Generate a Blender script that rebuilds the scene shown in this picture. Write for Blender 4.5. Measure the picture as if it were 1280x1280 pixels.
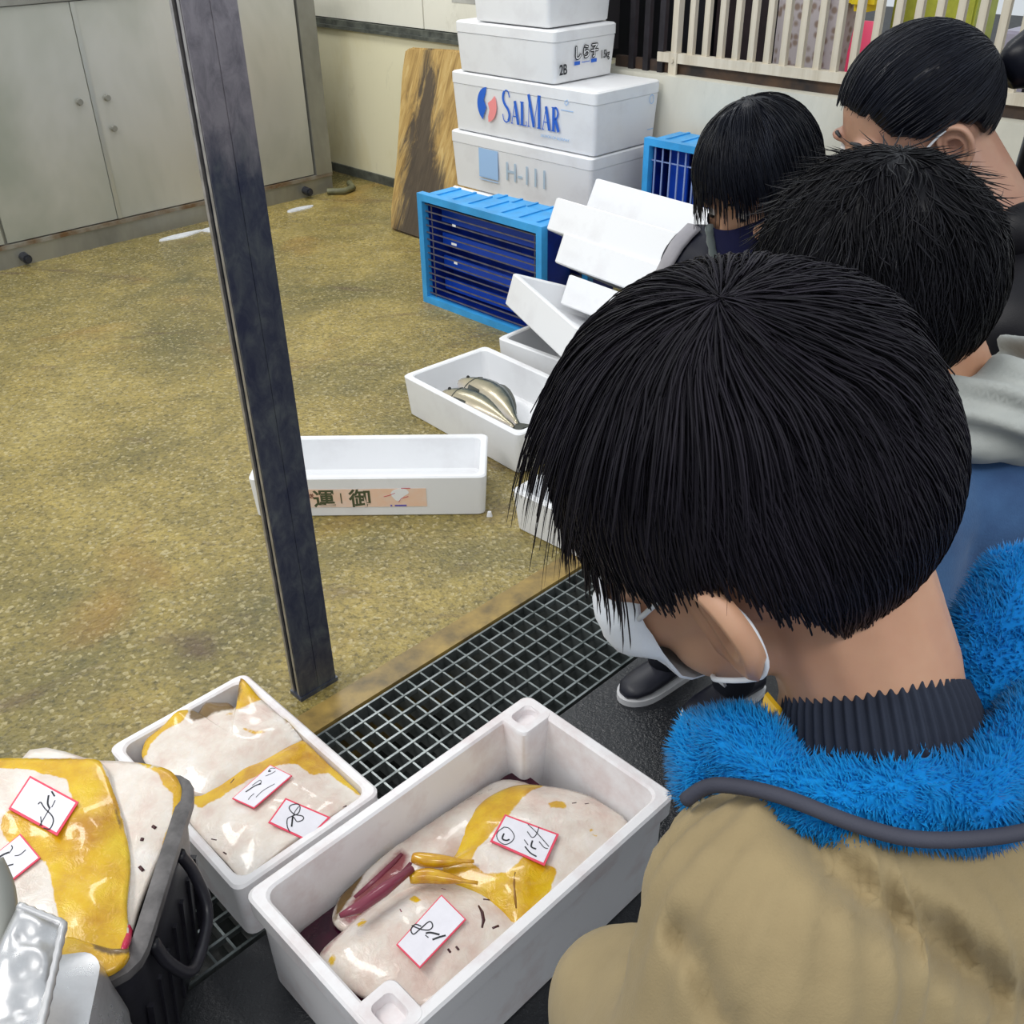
import bpy, bmesh, math, random
import numpy as np
from mathutils import Vector, Matrix, noise
from mathutils.bvhtree import BVHTree
random.seed(7); RNG = np.random.default_rng(7)
scene = bpy.context.scene
for o in list(bpy.data.objects): bpy.data.objects.remove(o)
COL = scene.collection
PI = math.pi

# ------------------------------------------------------------------ camera
F = 1242.0; PITCH = math.radians(32.5); ROLL = math.radians(0.97); CAMH = 1.5; TH = math.radians(45.8)
_c, _s, _cr, _sr = math.cos(PITCH), math.sin(PITCH), math.cos(ROLL), math.sin(ROLL)
W2C = np.array([[_cr, -_sr, 0], [_sr, _cr, 0], [0, 0, 1]]) @ np.array([[1, 0, 0], [0, _s, _c], [0, _c, -_s]])
cam_d = bpy.data.cameras.new('camera'); cam = bpy.data.objects.new('camera', cam_d); COL.objects.link(cam)
cam_d.sensor_fit = 'HORIZONTAL'; cam_d.sensor_width = 36.0; cam_d.lens = 36.0 * F / 1280.0
cam_d.clip_start = 0.02; cam_d.clip_end = 200
m = Matrix.Identity(4)
for i in range(3):
    m[i][0] = W2C[0][i]; m[i][1] = W2C[1][i]; m[i][2] = -W2C[2][i]
m[2][3] = CAMH
cam.matrix_world = m
scene.camera = cam

# ------------------------------------------------------------------ world, lights, exposure
w = bpy.data.worlds.new('sky'); scene.world = w; w.use_nodes = True
bg = w.node_tree.nodes['Background']; bg.inputs[0].default_value = (0.88, 0.945, 1.0, 1); bg.inputs[1].default_value = 0.82
def area_light(name, loc, target, size, energy, color):
    d = bpy.data.lights.new(name, 'AREA'); d.shape = 'RECTANGLE'; d.size, d.size_y = size; d.energy = energy; d.color = color
    o = bpy.data.objects.new(name, d); COL.objects.link(o); o.location = loc
    o.rotation_euler = (Vector(target) - Vector(loc)).to_track_quat('-Z', 'Y').to_euler()
    return o
area_light('ceiling_tubes_hall', (-2.4, 1.4, 3.6), (-0.6, 2.2, 0), (2.6, 0.7), 88, (1.0, 0.97, 0.92))
area_light('fill_light_aisle', (0.7, -1.0, 3.4), (0.2, 1.2, 0.2), (2.4, 0.6), 52, (1.0, 0.98, 0.95))  # added overhead fill, lightens the right-hand faces of the boxes
area_light('fill_light_back', (-0.9, 4.4, 3.4), (0.2, 5.4, 0.4), (2.4, 0.7), 60, (1.0, 0.98, 0.95))  # added light aimed at the back wall and lockers to brighten them
scene.view_settings.view_transform = 'Standard'; scene.view_settings.look = 'None'
scene.view_settings.gamma = 1.0; scene.view_settings.use_curve_mapping = False
scene.view_settings.exposure = -0.17

# ------------------------------------------------------------------ geometry helpers
D1 = Vector((math.sin(TH), math.cos(TH), 0)); D2 = Vector((-math.cos(TH), math.sin(TH), 0))
GROT = math.atan2(D1.y, D1.x)                      # rotation that carries local x onto the grid's d1
def ws(s, t, z=0.0): return D1 * s + D2 * t + Vector((0, 0, z))
def ray_dir(x, y):
    v = W2C.T @ np.array([(x - 640) / F, -(y - 640) / F, 1.0]); return Vector(v)
def at(x, y, z): v = ray_dir(x, y); k = (z - CAMH) / v.z; return Vector((v.x * k, v.y * k, z))
def P(x, y, d): return Vector((0, 0, CAMH)) + ray_dir(x, y) * d
def at_plane(x, y, p, n): v = ray_dir(x, y); o = Vector((0, 0, CAMH)); return o + v * ((p - o).dot(n) / v.dot(n))

class MB:
    def __init__(s): s.v = []; s.f = []
    def add(s, vs, fs):
        b = len(s.v); s.v += [tuple(v) for v in vs]; s.f += [tuple(b + i for i in f) for f in fs]; return s
    def box(s, lo, hi, M=None):
        x0, y0, z0 = lo; x1, y1, z1 = hi
        vs = [Vector(p) for p in ((x0,y0,z0),(x1,y0,z0),(x1,y1,z0),(x0,y1,z0),(x0,y0,z1),(x1,y0,z1),(x1,y1,z1),(x0,y1,z1))]
        if M: vs = [M @ v for v in vs]
        return s.add(vs, [(3,2,1,0),(4,5,6,7),(0,1,5,4),(1,2,6,5),(2,3,7,6),(3,0,4,7)])
    def loft(s, rings, cap0=True, cap1=True, closed=True):
        n = len(rings[0]); vs = [v for r in rings for v in r]; fs = []
        for i in range(len(rings) - 1):
            for j in range(n if closed else n - 1):
                k = (j + 1) % n
                fs.append((i*n+j, i*n+k, (i+1)*n+k, (i+1)*n+j))
        if cap0: fs.append(tuple(range(n - 1, -1, -1)))
        if cap1: fs.append(tuple((len(rings) - 1) * n + j for j in range(n)))
        return s.add(vs, fs)
    def tube(s, pts, rad, n=8, closed=False, squash=None):
        pts = [Vector(p) for p in pts]; N = len(pts)
        if not hasattr(rad, '__len__'): rad = [rad] * N
        rings = []; up = None
        for i, p in enumerate(pts):
            a = pts[i-1] if (i or closed) else p; b = pts[(i+1) % N] if (i < N-1 or closed) else p
            t = (b - a).normalized()
            if up is None:
                up = Vector((0,0,1)) if abs(t.z) < .9 else Vector((1,0,0))
            x = t.cross(up).normalized(); y = x.cross(t).normalized(); up = y
            q = squash or 1.0
            rings.append([p + (x * math.cos(2*PI*k/n) + y * math.sin(2*PI*k/n) * q) * rad[i] for k in range(n)])
        if closed: rings.append(rings[0])
        return s.loft(rings, not closed, not closed)
    def prism(s, poly, a, b):
        """poly: list of Vectors (flat); extruded by vector offsets a and b"""
        n = len(poly); a = Vector(a); b = Vector(b)
        vs = [Vector(p) + a for p in poly] + [Vector(p) + b for p in poly]
        fs = [tuple(range(n-1,-1,-1)), tuple(range(n, 2*n))] + [(i, (i+1)%n, n+(i+1)%n, n+i) for i in range(n)]
        return s.add(vs, fs)
    def mesh(s, name, smooth=None):
        me = bpy.data.meshes.new(name); me.from_pydata(s.v, [], s.f); fix(me, smooth); return me
def fix(me, smooth=None):
    bm = bmesh.new(); bm.from_mesh(me); bmesh.ops.recalc_face_normals(bm, faces=bm.faces[:]); bm.to_mesh(me); bm.free()
    if smooth is not None:
        me.shade_smooth()
        if smooth < 180: me.set_sharp_from_angle(angle=math.radians(smooth))
    me.update()
ROOTM = {}
def thing(name, label, cat, loc=(0,0,0), rotz=0.0, group=None, M=None, kind=None):
    o = bpy.data.objects.new(name, None); COL.objects.link(o); o.empty_display_size = 0.05
    if M is None: M = Matrix.Translation(Vector(loc)) @ Matrix.Rotation(rotz, 4, 'Z')
    o.matrix_world = M; ROOTM[o.name] = M.copy()
    tag(o, label, cat, group, kind); return o
def tag(o, label=None, cat=None, group=None, kind=None):
    if label: o['label'] = label
    if cat: o['category'] = cat
    if group: o['group'] = group
    if kind: o['kind'] = kind
    return o
def part(name, me, mat, parent=None, world=False, label=None, kind=None):
    if isinstance(me, MB): me = me.mesh(name)
    if parent is not None and world:
        p = parent; M = ROOTM.get(p.name)
        while M is None: p = p.parent; M = ROOTM.get(p.name)
        me.transform(M.inverted())
    if mat is not None and not me.materials: me.materials.append(mat)
    o = bpy.data.objects.new(name, me); COL.objects.link(o)
    if parent is not None: o.parent = parent
    if label: o['label'] = label
    if kind: o['kind'] = kind
    return o
def solo(name, me, mat, label, cat, group=None, base=None, kind=None):
    """one-mesh thing built in world coordinates; origin moved to base"""
    if isinstance(me, MB): me = me.mesh(name)
    b = Vector(base) if base is not None else Vector((0,0,0))
    me.transform(Matrix.Translation(-b))
    o = part(name, me, mat); o.location = b; return tag(o, label, cat, group, kind)
def struct(name, me, mat, parent=None, label=None):
    o = part(name, me, mat, parent)
    if parent is None: o['kind'] = 'structure'
    if label: o['label'] = label
    return o
def rrect(x0, y0, x1, y1, r, z, n=4):
    out = []
    for cx, cy, a0 in ((x1-r, y1-r, 0), (x0+r, y1-r, PI/2), (x0+r, y0+r, PI), (x1-r, y0+r, 1.5*PI)):
        for k in range(n + 1):
            a = a0 + PI/2*k/n; out.append(Vector((cx + r*math.cos(a), cy + r*math.sin(a), z)))
    return out
def catmull(pts, k=6, closed=True):
    pts = [Vector(p) for p in pts]; N = len(pts); out = []
    for i in range(N if closed else N - 1):
        p0 = pts[i-1] if (closed or i) else pts[0]; p1 = pts[i]; p2 = pts[(i+1) % N]; p3 = pts[(i+2) % N] if (closed or i+2 < N) else pts[-1]
        for j in range(k):
            t = j / k
            out.append(0.5 * ((2*p1) + (p2-p0)*t + (2*p0-5*p1+4*p2-p3)*t*t + (3*p1-p0-3*p2+p3)*t**3))
    if not closed: out.append(pts[-1])
    return out

# ------------------------------------------------------------------ materials
def nodes_of(name):
    mt = bpy.data.materials.new(name); mt.use_nodes = True; nt = mt.node_tree
    return mt, nt, nt.nodes, nt.links, nt.nodes['Principled BSDF']
def setp(b, **k):
    for a, v in k.items():
        b.inputs[a.replace('_', ' ')].default_value = v
def rgba(c): return (c[0], c[1], c[2], 1)
def tex_noise(N, L, scale, detail=4, rough=.55, vec=None, dist=0):
    t = N.new('ShaderNodeTexNoise'); t.inputs['Scale'].default_value = scale; t.inputs['Detail'].default_value = detail
    t.inputs['Roughness'].default_value = rough; t.inputs['Distortion'].default_value = dist
    if vec is not None: L.new(vec, t.inputs['Vector'])
    return t.outputs['Fac']
def ramp(N, L, fac, stops, interp='LINEAR'):
    r = N.new('ShaderNodeValToRGB'); r.color_ramp.interpolation = interp; el = r.color_ramp.elements
    while len(el) < len(stops): el.new(0.5)
    for e, (p, c) in zip(el, stops):
        e.position = p; e.color = rgba(c) if hasattr(c, '__len__') else (c, c, c, 1)
    L.new(fac, r.inputs['Fac']); return r.outputs['Color']
def mix(N, L, fac, a, b, mode='MIX'):
    x = N.new('ShaderNodeMix'); x.data_type = 'RGBA'; x.blend_type = mode
    for sock, val in ((x.inputs[0], fac), (x.inputs[6], a), (x.inputs[7], b)):
        if isinstance(val, (int, float)): sock.default_value = val
        elif hasattr(val, '__len__'): sock.default_value = rgba(val)
        else: L.new(val, sock)
    return x.outputs[2]
def bump(N, L, b, h, strength=.3, dist=.01):
    n = N.new('ShaderNodeBump'); n.inputs['Strength'].default_value = strength; n.inputs['Distance'].default_value = dist
    L.new(h, n.inputs['Height']); L.new(n.outputs['Normal'], b.inputs['Normal'])
def objco(N): return N.new('ShaderNodeTexCoord').outputs['Object']
def scaled(N, L, vec, sc, rot=(0,0,0)):
    mp = N.new('ShaderNodeMapping'); mp.inputs['Scale'].default_value = sc; mp.inputs['Rotation'].default_value = rot
    L.new(vec, mp.inputs['Vector']); return mp.outputs['Vector']
MATS = {}
def mat(name, c, rough=.5, metal=0, var=.0, vscale=20, bmp=0, bscale=60, bdist=.002, c2=None, **kw):
    if name in MATS: return MATS[name]
    mt, nt, N, L, b = nodes_of(name); setp(b, Roughness=rough, Metallic=metal)
    b.inputs['Base Color'].default_value = rgba(c)
    if var or c2:
        f = tex_noise(N, L, vscale, 5, .6, objco(N))
        dk = c2 or tuple(x * (1 - var) for x in c)
        L.new(ramp(N, L, f, [(.35, dk), (.65, c)]), b.inputs['Base Color'])
    if bmp: bump(N, L, b, tex_noise(N, L, bscale, 4, .6, objco(N)), bmp, bdist)
    for k, v in kw.items(): b.inputs[k.replace('_', ' ')].default_value = v
    MATS[name] = mt; return mt
def m_foam():
    mt, nt, N, L, b = nodes_of('expanded_foam'); co = objco(N)
    f = tex_noise(N, L, 7, 5, .6, co)
    L.new(ramp(N, L, f, [(.28, (.74, .74, .76)), (.5, (.815, .825, .845))]), b.inputs['Base Color'])
    setp(b, Roughness=.55); b.inputs['Specular IOR Level'].default_value = .3
    v = N.new('ShaderNodeTexVoronoi'); v.inputs['Scale'].default_value = 240; L.new(co, v.inputs['Vector'])
    bump(N, L, b, v.outputs['Distance'], .12, .001); return mt
def m_foam_wet():
    mt, nt, N, L, b = nodes_of('stained_foam'); co = objco(N)
    f = tex_noise(N, L, 9, 5, .65, co)
    L.new(ramp(N, L, f, [(.30, (.76, .68, .68)), (.52, (.89, .875, .89))]), b.inputs['Base Color'])
    setp(b, Roughness=.4)
    v = N.new('ShaderNodeTexVoronoi'); v.inputs['Scale'].default_value = 240; L.new(co, v.inputs['Vector'])
    bump(N, L, b, v.outputs['Distance'], .12, .001); return mt
def m_floor():
    mt, nt, N, L, b = nodes_of('wet_ochre_concrete'); co = N.new('ShaderNodeTexCoord').outputs['Object']
    big = tex_noise(N, L, 1.1, 5, .6, co, .6); mid = tex_noise(N, L, 10, 6, .7, co); fine = tex_noise(N, L, 62, 5, .75, co)
    base = ramp(N, L, big, [(.28, (.10, .105, .045)), (.42, (.26, .21, .065)), (.58, (.44, .335, .095)), (.74, (.52, .41, .14))])
    c1 = mix(N, L, ramp(N, L, mid, [(.38, 0.0), (.68, 1.0)]), mix(N, L, .42, base, (.10, .085, .038)), base)
    c2 = mix(N, L, ramp(N, L, fine, [(.36, .95), (.52, 0.0)]), c1, mix(N, L, .72, c1, (.045, .042, .020)))
    v = N.new('ShaderNodeTexVoronoi'); v.inputs['Scale'].default_value = 120; v.inputs['Randomness'].default_value = 1; L.new(co, v.inputs['Vector'])
    spk = N.new('ShaderNodeSeparateColor'); L.new(v.outputs['Color'], spk.inputs[0])
    c3 = mix(N, L, ramp(N, L, spk.outputs[0], [(.82, 0.0), (.97, .42)]), c2, (.66, .57, .34))
    # reddish fish-water stain streaks
    st = tex_noise(N, L, 1.0, 4, .5, scaled(N, L, co, (2.2, 5.5, 1), (0, 0, .5)), .8)
    c4 = mix(N, L, ramp(N, L, st, [(.60, 0.0), (.74, .65)]), c3, (.10, .055, .045))
    st2 = tex_noise(N, L, 1.7, 3, .5, co, .5)
    c5 = mix(N, L, ramp(N, L, st2, [(.60, 0.0), (.78, .6)]), c4, (.40, .20, .035))
    L.new(c5, b.inputs['Base Color'])
    L.new(ramp(N, L, tex_noise(N, L, 3.5, 4, .6, co), [(.35, .12), (.65, .42)]), b.inputs['Roughness'])
    hgt = mix(N, L, .5, fine, v.outputs['Distance']); bump(N, L, b, hgt, .9, .005); return mt
def m_asphalt():
    mt, nt, N, L, b = nodes_of('wet_dark_asphalt'); co = objco(N)
    f = tex_noise(N, L, 5, 6, .65, co); g = tex_noise(N, L, 120, 3, .7, co)
    c = ramp(N, L, f, [(.3, (.010, .011, .014)), (.6, (.028, .030, .034)), (.8, (.055, .058, .06))])
    L.new(mix(N, L, ramp(N, L, g, [(.62, 0.0), (.72, .4)]), c, (.16, .17, .17)), b.inputs['Base Color'])
    L.new(ramp(N, L, tex_noise(N, L, 2.5, 3, .5, co), [(.4, .12), (.62, .5)]), b.inputs['Roughness'])
    bump(N, L, b, g, .5, .004); return mt
def m_steel(name, c, r0, r1, streak, dark=(.1,.1,.13), metal=.9, bscale=3):
    mt, nt, N, L, b = nodes_of(name); co = objco(N)
    f = tex_noise(N, L, bscale, 5, .6, scaled(N, L, co, streak), .3)
    L.new(ramp(N, L, f, [(.3, dark), (.6, c)]), b.inputs['Base Color'])
    L.new(ramp(N, L, f, [(.3, r1), (.7, r0)]), b.inputs['Roughness'])
    b.inputs['Metallic'].default_value = metal
    bump(N, L, b, tex_noise(N, L, 30, 4, .6, scaled(N, L, co, streak)), .05, .003); return mt
def m_wall(name, c, c2, sc=(1,1,.5)):
    mt, nt, N, L, b = nodes_of(name); co = objco(N)
    f = tex_noise(N, L, 2.2, 6, .62, scaled(N, L, co, sc), .4); g = tex_noise(N, L, 9, 5, .7, scaled(N, L, co, (1, 1, .35)), .5)
    c1 = ramp(N, L, f, [(.32, c2), (.55, c)])
    L.new(mix(N, L, ramp(N, L, g, [(.60, 0.0), (.8, .35)]), c1, (.22, .20, .13)), b.inputs['Base Color'])
    setp(b, Roughness=.55); bump(N, L, b, g, .12, .004); return mt
def m_wood():
    mt, nt, N, L, b = nodes_of('worn_chopping_wood'); co = objco(N)
    gr = tex_noise(N, L, 9, 6, .65, scaled(N, L, co, (1, 3.2, .22)), 1.2)
    wood = ramp(N, L, gr, [(.3, (.20, .115, .030)), (.52, (.42, .27, .085)), (.72, (.56, .41, .17))])
    # damp dark core down the middle, getting wider at the foot: real staining of the slab
    sep = N.new('ShaderNodeSeparateXYZ'); L.new(co, sep.inputs[0])
    sh_ = N.new('ShaderNodeMath'); sh_.operation = 'MULTIPLY_ADD'; L.new(sep.outputs['Z'], sh_.inputs[0]); sh_.inputs[1].default_value = -.36; L.new(sep.outputs['Y'], sh_.inputs[2])
    a = N.new('ShaderNodeMath'); a.operation = 'ABSOLUTE'; L.new(sh_.outputs[0], a.inputs[0])
    ad = N.new('ShaderNodeMath'); ad.operation = 'MULTIPLY_ADD'; L.new(sep.outputs['Z'], ad.inputs[0]); ad.inputs[1].default_value = -.62; ad.inputs[2].default_value = .72
    sb = N.new('ShaderNodeMath'); sb.operation = 'MULTIPLY_ADD'; L.new(a.outputs[0], sb.inputs[0]); sb.inputs[1].default_value = -2.6; L.new(ad.outputs[0], sb.inputs[2])
    nz = N.new('ShaderNodeMath'); nz.operation = 'MULTIPLY_ADD'; L.new(tex_noise(N, L, 7, 6, .7, scaled(N, L, co, (1, 2, .4)), .8), nz.inputs[0]); nz.inputs[1].default_value = 1.1; L.new(sb.outputs[0], nz.inputs[2])
    L.new(mix(N, L, ramp(N, L, nz.outputs[0], [(.62, 0.0), (.82, .93)]), wood, mix(N, L, gr, (.006, .006, .006), (.085, .065, .05))), b.inputs['Base Color'])
    setp(b, Roughness=.6); bump(N, L, b, gr, .3, .006); return mt
def m_ray():
    """wet ray belly: pale skin, egg-yolk yellow margins, olive upper skin, blood; masks are its own markings, save the olive fold shade on fin_fold"""
    mt, nt, N, L, b = nodes_of('wet_ray_skin'); co = objco(N)
    def attr(n):
        a = N.new('ShaderNodeAttribute'); a.attribute_name = n; return a.outputs['Fac']
    big = tex_noise(N, L, 14, 4, .6, co); fine = tex_noise(N, L, 55, 4, .65, co)
    pale = ramp(N, L, big, [(.30, (.66, .50, .43)), (.5, (.76, .68, .60)), (.7, (.84, .79, .74))])
    pale = mix(N, L, ramp(N, L, fine, [(.66, 0.0), (.8, .5)]), pale, (.62, .40, .38))
    def edge(nm, lo, hi, k):
        md = N.new('ShaderNodeMath'); md.operation = 'MULTIPLY_ADD'; L.new(tex_noise(N, L, 38, 5, .65, co, .5), md.inputs[0]); md.inputs[1].default_value = k; L.new(attr(nm), md.inputs[2])
        return ramp(N, L, md.outputs[0], [(lo, 0.0), (hi, 1.0)])
    yel = ramp(N, L, big, [(.32, (.50, .235, .008)), (.52, (.70, .42, .008)), (.7, (.78, .54, .02))])
    c = mix(N, L, edge('yellow', .70, .80, .5), pale, yel)
    c = mix(N, L, edge('olive', .70, .82, .4), c, mix(N, L, big, (.055, .030, .008), (.24, .13, .02)))
    c = mix(N, L, edge('blood', .68, .92, .4), c, mix(N, L, big, (.09, .008, .02), (.42, .10, .10)))
    L.new(c, b.inputs['Base Color'])
    setp(b, Roughness=.22); b.inputs['Coat Weight'].default_value = .6; b.inputs['Coat Roughness'].default_value = .07
    b.inputs['Subsurface Weight'].default_value = .08; b.inputs['Subsurface Radius'].default_value = (.01, .005, .003)
    bump(N, L, b, tex_noise(N, L, 48, 5, .65, co, .5), .42, .006); return mt
def m_fish():
    mt, nt, N, L, b = nodes_of('silver_fish_skin'); co = objco(N)
    a = N.new('ShaderNodeAttribute'); a.attribute_name = 'belly'
    md = N.new('ShaderNodeMath'); md.operation = 'MULTIPLY_ADD'; L.new(tex_noise(N, L, 30, 4, .6, co), md.inputs[0]); md.inputs[1].default_value = .2; L.new(a.outputs['Fac'], md.inputs[2])
    L.new(ramp(N, L, md.outputs[0], [(.15, (.62, .58, .55)), (.45, (.46, .40, .28)), (.72, (.30, .27, .17)), (.92, (.035, .055, .05))]), b.inputs['Base Color'])
    setp(b, Roughness=.25, Metallic=.35); b.inputs['Coat Weight'].default_value = .5; b.inputs['Coat Roughness'].default_value = .1
    return mt
def m_hair(name, c, c2, rough=.42):
    mt, nt, N, L, b = nodes_of(name)
    a = N.new('ShaderNodeAttribute'); a.attribute_name = 'tone'
    L.new(ramp(N, L, a.outputs['Fac'], [(0, c), (1, c2)]), b.inputs['Base Color'])
    setp(b, Roughness=rough); b.inputs['Specular IOR Level'].default_value = .17; return mt
def m_skin(name, c, c2):
    mt, nt, N, L, b = nodes_of(name); co = objco(N)
    L.new(ramp(N, L, tex_noise(N, L, 16, 4, .6, co), [(.35, c2), (.65, c)]), b.inputs['Base Color'])
    setp(b, Roughness=.5); b.inputs['Subsurface Weight'].default_value = .12; b.inputs['Subsurface Radius'].default_value = (.01, .004, .002)
    bump(N, L, b, tex_noise(N, L, 300, 2, .6, co), .05, .001); return mt
def m_fabric(name, c, c2, rough=.8, wave=900, bs=.2):
    mt, nt, N, L, b = nodes_of(name); co = objco(N)
    L.new(ramp(N, L, tex_noise(N, L, 9, 5, .6, co), [(.35, c2), (.65, c)]), b.inputs['Base Color'])
    setp(b, Roughness=rough); b.inputs['Sheen Weight'].default_value = .12 if max(c) > .1 else 0.0; b.inputs['Specular IOR Level'].default_value = .25
    bump(N, L, b, tex_noise(N, L, wave, 2, .6, co), bs, .001); return mt
FOAM = m_foam(); FOAMW = m_foam_wet(); RAY = m_ray(); FISH = m_fish()
BLUE = mat('blue_plastic', (.05, .40, .86), .38, var=.25, vscale=8, bmp=.1)
BLUED = mat('deep_blue_plastic', (.004, .035, .36), .35, var=.5, vscale=10)
WIRE = mat('grimy_wire', (.17, .16, .20), .55, .3, var=.4)
BLACKP = mat('black_crate_plastic', (.020, .019, .028), .38, var=.4, vscale=25, bmp=.15)
GREYRIM = mat('scuffed_grey_plastic', (.17, .16, .16), .45, var=.5, vscale=30)
STEEL = m_steel('brushed_stainless', (.60, .60, .565), .34, .5, (1, 1, .6), (.31, .34, .29), .6, 1.0)  # broad darker green-grey in the colour imitates uneven reflections
STEELD = m_steel('dull_stainless', (.38, .38, .35), .35, .55, (1, 1, .4), (.20, .20, .18), .75, 2.5)
def m_post():
    mt, nt, N, L, b = nodes_of('scratched_post_steel'); co = objco(N)
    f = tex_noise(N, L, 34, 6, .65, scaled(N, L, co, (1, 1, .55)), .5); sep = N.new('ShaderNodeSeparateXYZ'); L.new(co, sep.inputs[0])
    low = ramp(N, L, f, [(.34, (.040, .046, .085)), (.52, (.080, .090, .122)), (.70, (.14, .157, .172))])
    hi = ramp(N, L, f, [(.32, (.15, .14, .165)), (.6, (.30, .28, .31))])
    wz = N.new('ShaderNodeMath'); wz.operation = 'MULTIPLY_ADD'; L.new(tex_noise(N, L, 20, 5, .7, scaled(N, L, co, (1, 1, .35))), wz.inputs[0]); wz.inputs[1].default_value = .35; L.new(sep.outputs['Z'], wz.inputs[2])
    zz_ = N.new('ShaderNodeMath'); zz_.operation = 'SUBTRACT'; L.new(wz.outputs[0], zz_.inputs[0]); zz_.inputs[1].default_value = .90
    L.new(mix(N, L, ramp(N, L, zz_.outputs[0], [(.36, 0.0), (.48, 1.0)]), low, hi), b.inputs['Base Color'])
    L.new(ramp(N, L, f, [(.3, .5), (.7, .3)]), b.inputs['Roughness']); b.inputs['Metallic'].default_value = .45; return mt
POSTM = m_post()
GALV = m_steel('wet_galvanised_steel', (.27, .30, .30), .28, .42, (1, 1, 1), (.07, .085, .085), .7, 14)
DARK = mat('black_void', (.006, .006, .008), .6)
INK = mat('black_ink', (.012, .014, .02), .6)
PAPER = mat('white_card', (.84, .83, .90), .5, var=.06, vscale=40)
PINK = mat('red_card_border', (.80, .06, .12), .5)
INKBLUE = mat('blue_print', (.02, .13, .62), .6); INKLBLUE = mat('pale_blue_print', (.36, .56, .86), .6); INKGREY = mat('grey_blue_print', (.42, .54, .66), .6); INKRED = mat('red_print', (.90, .30, .30), .6)

# ------------------------------------------------------------------ lettering helpers
def text_mesh(body, size, sx=1.0, bold=0.0):
    cu = bpy.data.curves.new('t', 'FONT'); cu.body = body; cu.size = size; cu.extrude = .0004; cu.offset = bold
    cu.align_x = 'LEFT'; o = bpy.data.objects.new('t', cu); COL.objects.link(o)
    bpy.context.view_layer.update(); dg = bpy.context.evaluated_depsgraph_get()
    me = bpy.data.meshes.new_from_object(o.evaluated_get(dg)); bpy.data.objects.remove(o)
    me.transform(Matrix.Diagonal((sx, 1, 1, 1))); me.materials.clear(); return me
def letters(body, size, sx=1.0, bold=0.0):
    mx = lambda me: max((v.co.x for v in me.vertices), default=0)
    out = []
    for i, ch in enumerate(body):
        if ch == ' ': continue
        me = text_mesh(ch, size, sx, bold); off = mx(text_mesh(body[:i+1], size, sx, bold)) - mx(me)
        me.transform(Matrix.Translation((off, 0, 0))); out.append(me)
    return out
def facing(px_, py_, pz_, xdir, ydir):
    """matrix that carries flat x/y lettering onto a face"""
    x = Vector(xdir).normalized(); y = Vector(ydir).normalized(); z = x.cross(y)
    M = Matrix((x, y, z)).transposed().to_4x4(); M.translation = Vector((px_, py_, pz_)); return M
def strokes(polys, width, th=.0006):
    mb = MB()
    for poly in polys:
        w_ = width
        if isinstance(poly, tuple): poly, w_ = poly
        pts = [Vector((p[0], p[1], 0)) for p in poly]
        L_, R_ = [], []
        for i, p in enumerate(pts):
            a = pts[max(i-1, 0)]; b = pts[min(i+1, len(pts)-1)]; t = (b - a)
            t = t.normalized() if t.length > 1e-9 else Vector((1,0,0)); n = Vector((-t.y, t.x, 0)) * w_ / 2
            L_.append(p + n); R_.append(p - n)
        rings = [[l, r, r + Vector((0,0,th)), l + Vector((0,0,th))] for l, r in zip(L_, R_)]
        mb.loft(rings)
    return mb

# ================================================================== THE SETTING
GUT0, GUT1 = 1.049, 1.368
def grid_box(mb, s0, s1, t0, t1, z0, z1):
    vs = [ws(s, t, z) for z in (z0, z1) for s, t in ((s0,t0),(s1,t0),(s1,t1),(s0,t1))]
    mb.add(vs, [(3,2,1,0),(4,5,6,7),(0,1,5,4),(1,2,6,5),(2,3,7,6),(3,0,4,7)]); return mb
struct('floor', grid_box(MB(), -4, 3.75, GUT1 + .07, 6.5, -.2, 0), m_floor())
struct('trim_1', grid_box(MB(), -4, 8, GUT1 + .006, GUT1 + .07, -.2, .002),
       mat('smooth_cement_edge', (.40, .27, .075), .35, c2=(.17, .12, .045), vscale=14, bmp=.2))
struct('floor_walkway', grid_box(MB(), -4, 8, -4, GUT0 - .006, -.2, 0), m_asphalt())
struct('floor_gutter', grid_box(MB(), -4, 8, GUT0 - .006, GUT1 + .006, -.24, -.16), mat('gutter_sludge', (.03, .036, .036), .25, var=.6, vscale=20, bmp=.3))
struct('floor_street', grid_box(MB(), 3.75, 14, GUT1 + .07, 9, -.2, -.01), mat('street_asphalt', (.10, .10, .10), .8, var=.3))

# steel grating in the gutter: panels of bearing bars (across) and rods (along)
def grating(s0, s1, label):
    root = thing('drain_grating', label, 'grating', ws(s0, GUT0, 0), GROT, group='steel gratings along the drain')
    Ls = s1 - s0; Wt = GUT1 - GUT0
    fr = MB()
    for y0, y1 in ((.002, .007), (Wt - .007, Wt - .002)): fr.box((.002, y0, -.045), (Ls - .002, y1, 0))
    for x0, x1 in ((.002, .006), (Ls - .006, Ls - .002)): fr.box((x0, .007, -.045), (x1, Wt - .007, 0))
    part('frame', fr, GALV, root)
    nb = max(2, round(Ls / .0365)); bar = MB().box((-.0022, .007, -.042), (.0022, Wt - .007, -.001)).mesh('bar'); bar.materials.append(GALV)
    for i in range(1, nb):
        o = bpy.data.objects.new('bearing_bar', bar); COL.objects.link(o); o.parent = root; o.location = (Ls * i / nb, 0, 0)
    nr = 8; rod = MB().box((.006, -.0026, -.012), (Ls - .006, .0026, .0005)).mesh('rod'); rod.materials.append(GALV)
    for i in range(1, nr):
        o = bpy.data.objects.new('cross_rod', rod); COL.objects.link(o); o.parent = root; o.location = (0, Wt * i / nr, 0)
grating(-.36, .62, 'steel drain grating beneath the black crate and the ray box beside it')
grating(.62, 1.62, 'wet steel drain grating running from the post behind the front ray box')
grating(1.62, 2.62, 'steel drain grating section hidden mostly behind the children')

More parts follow.
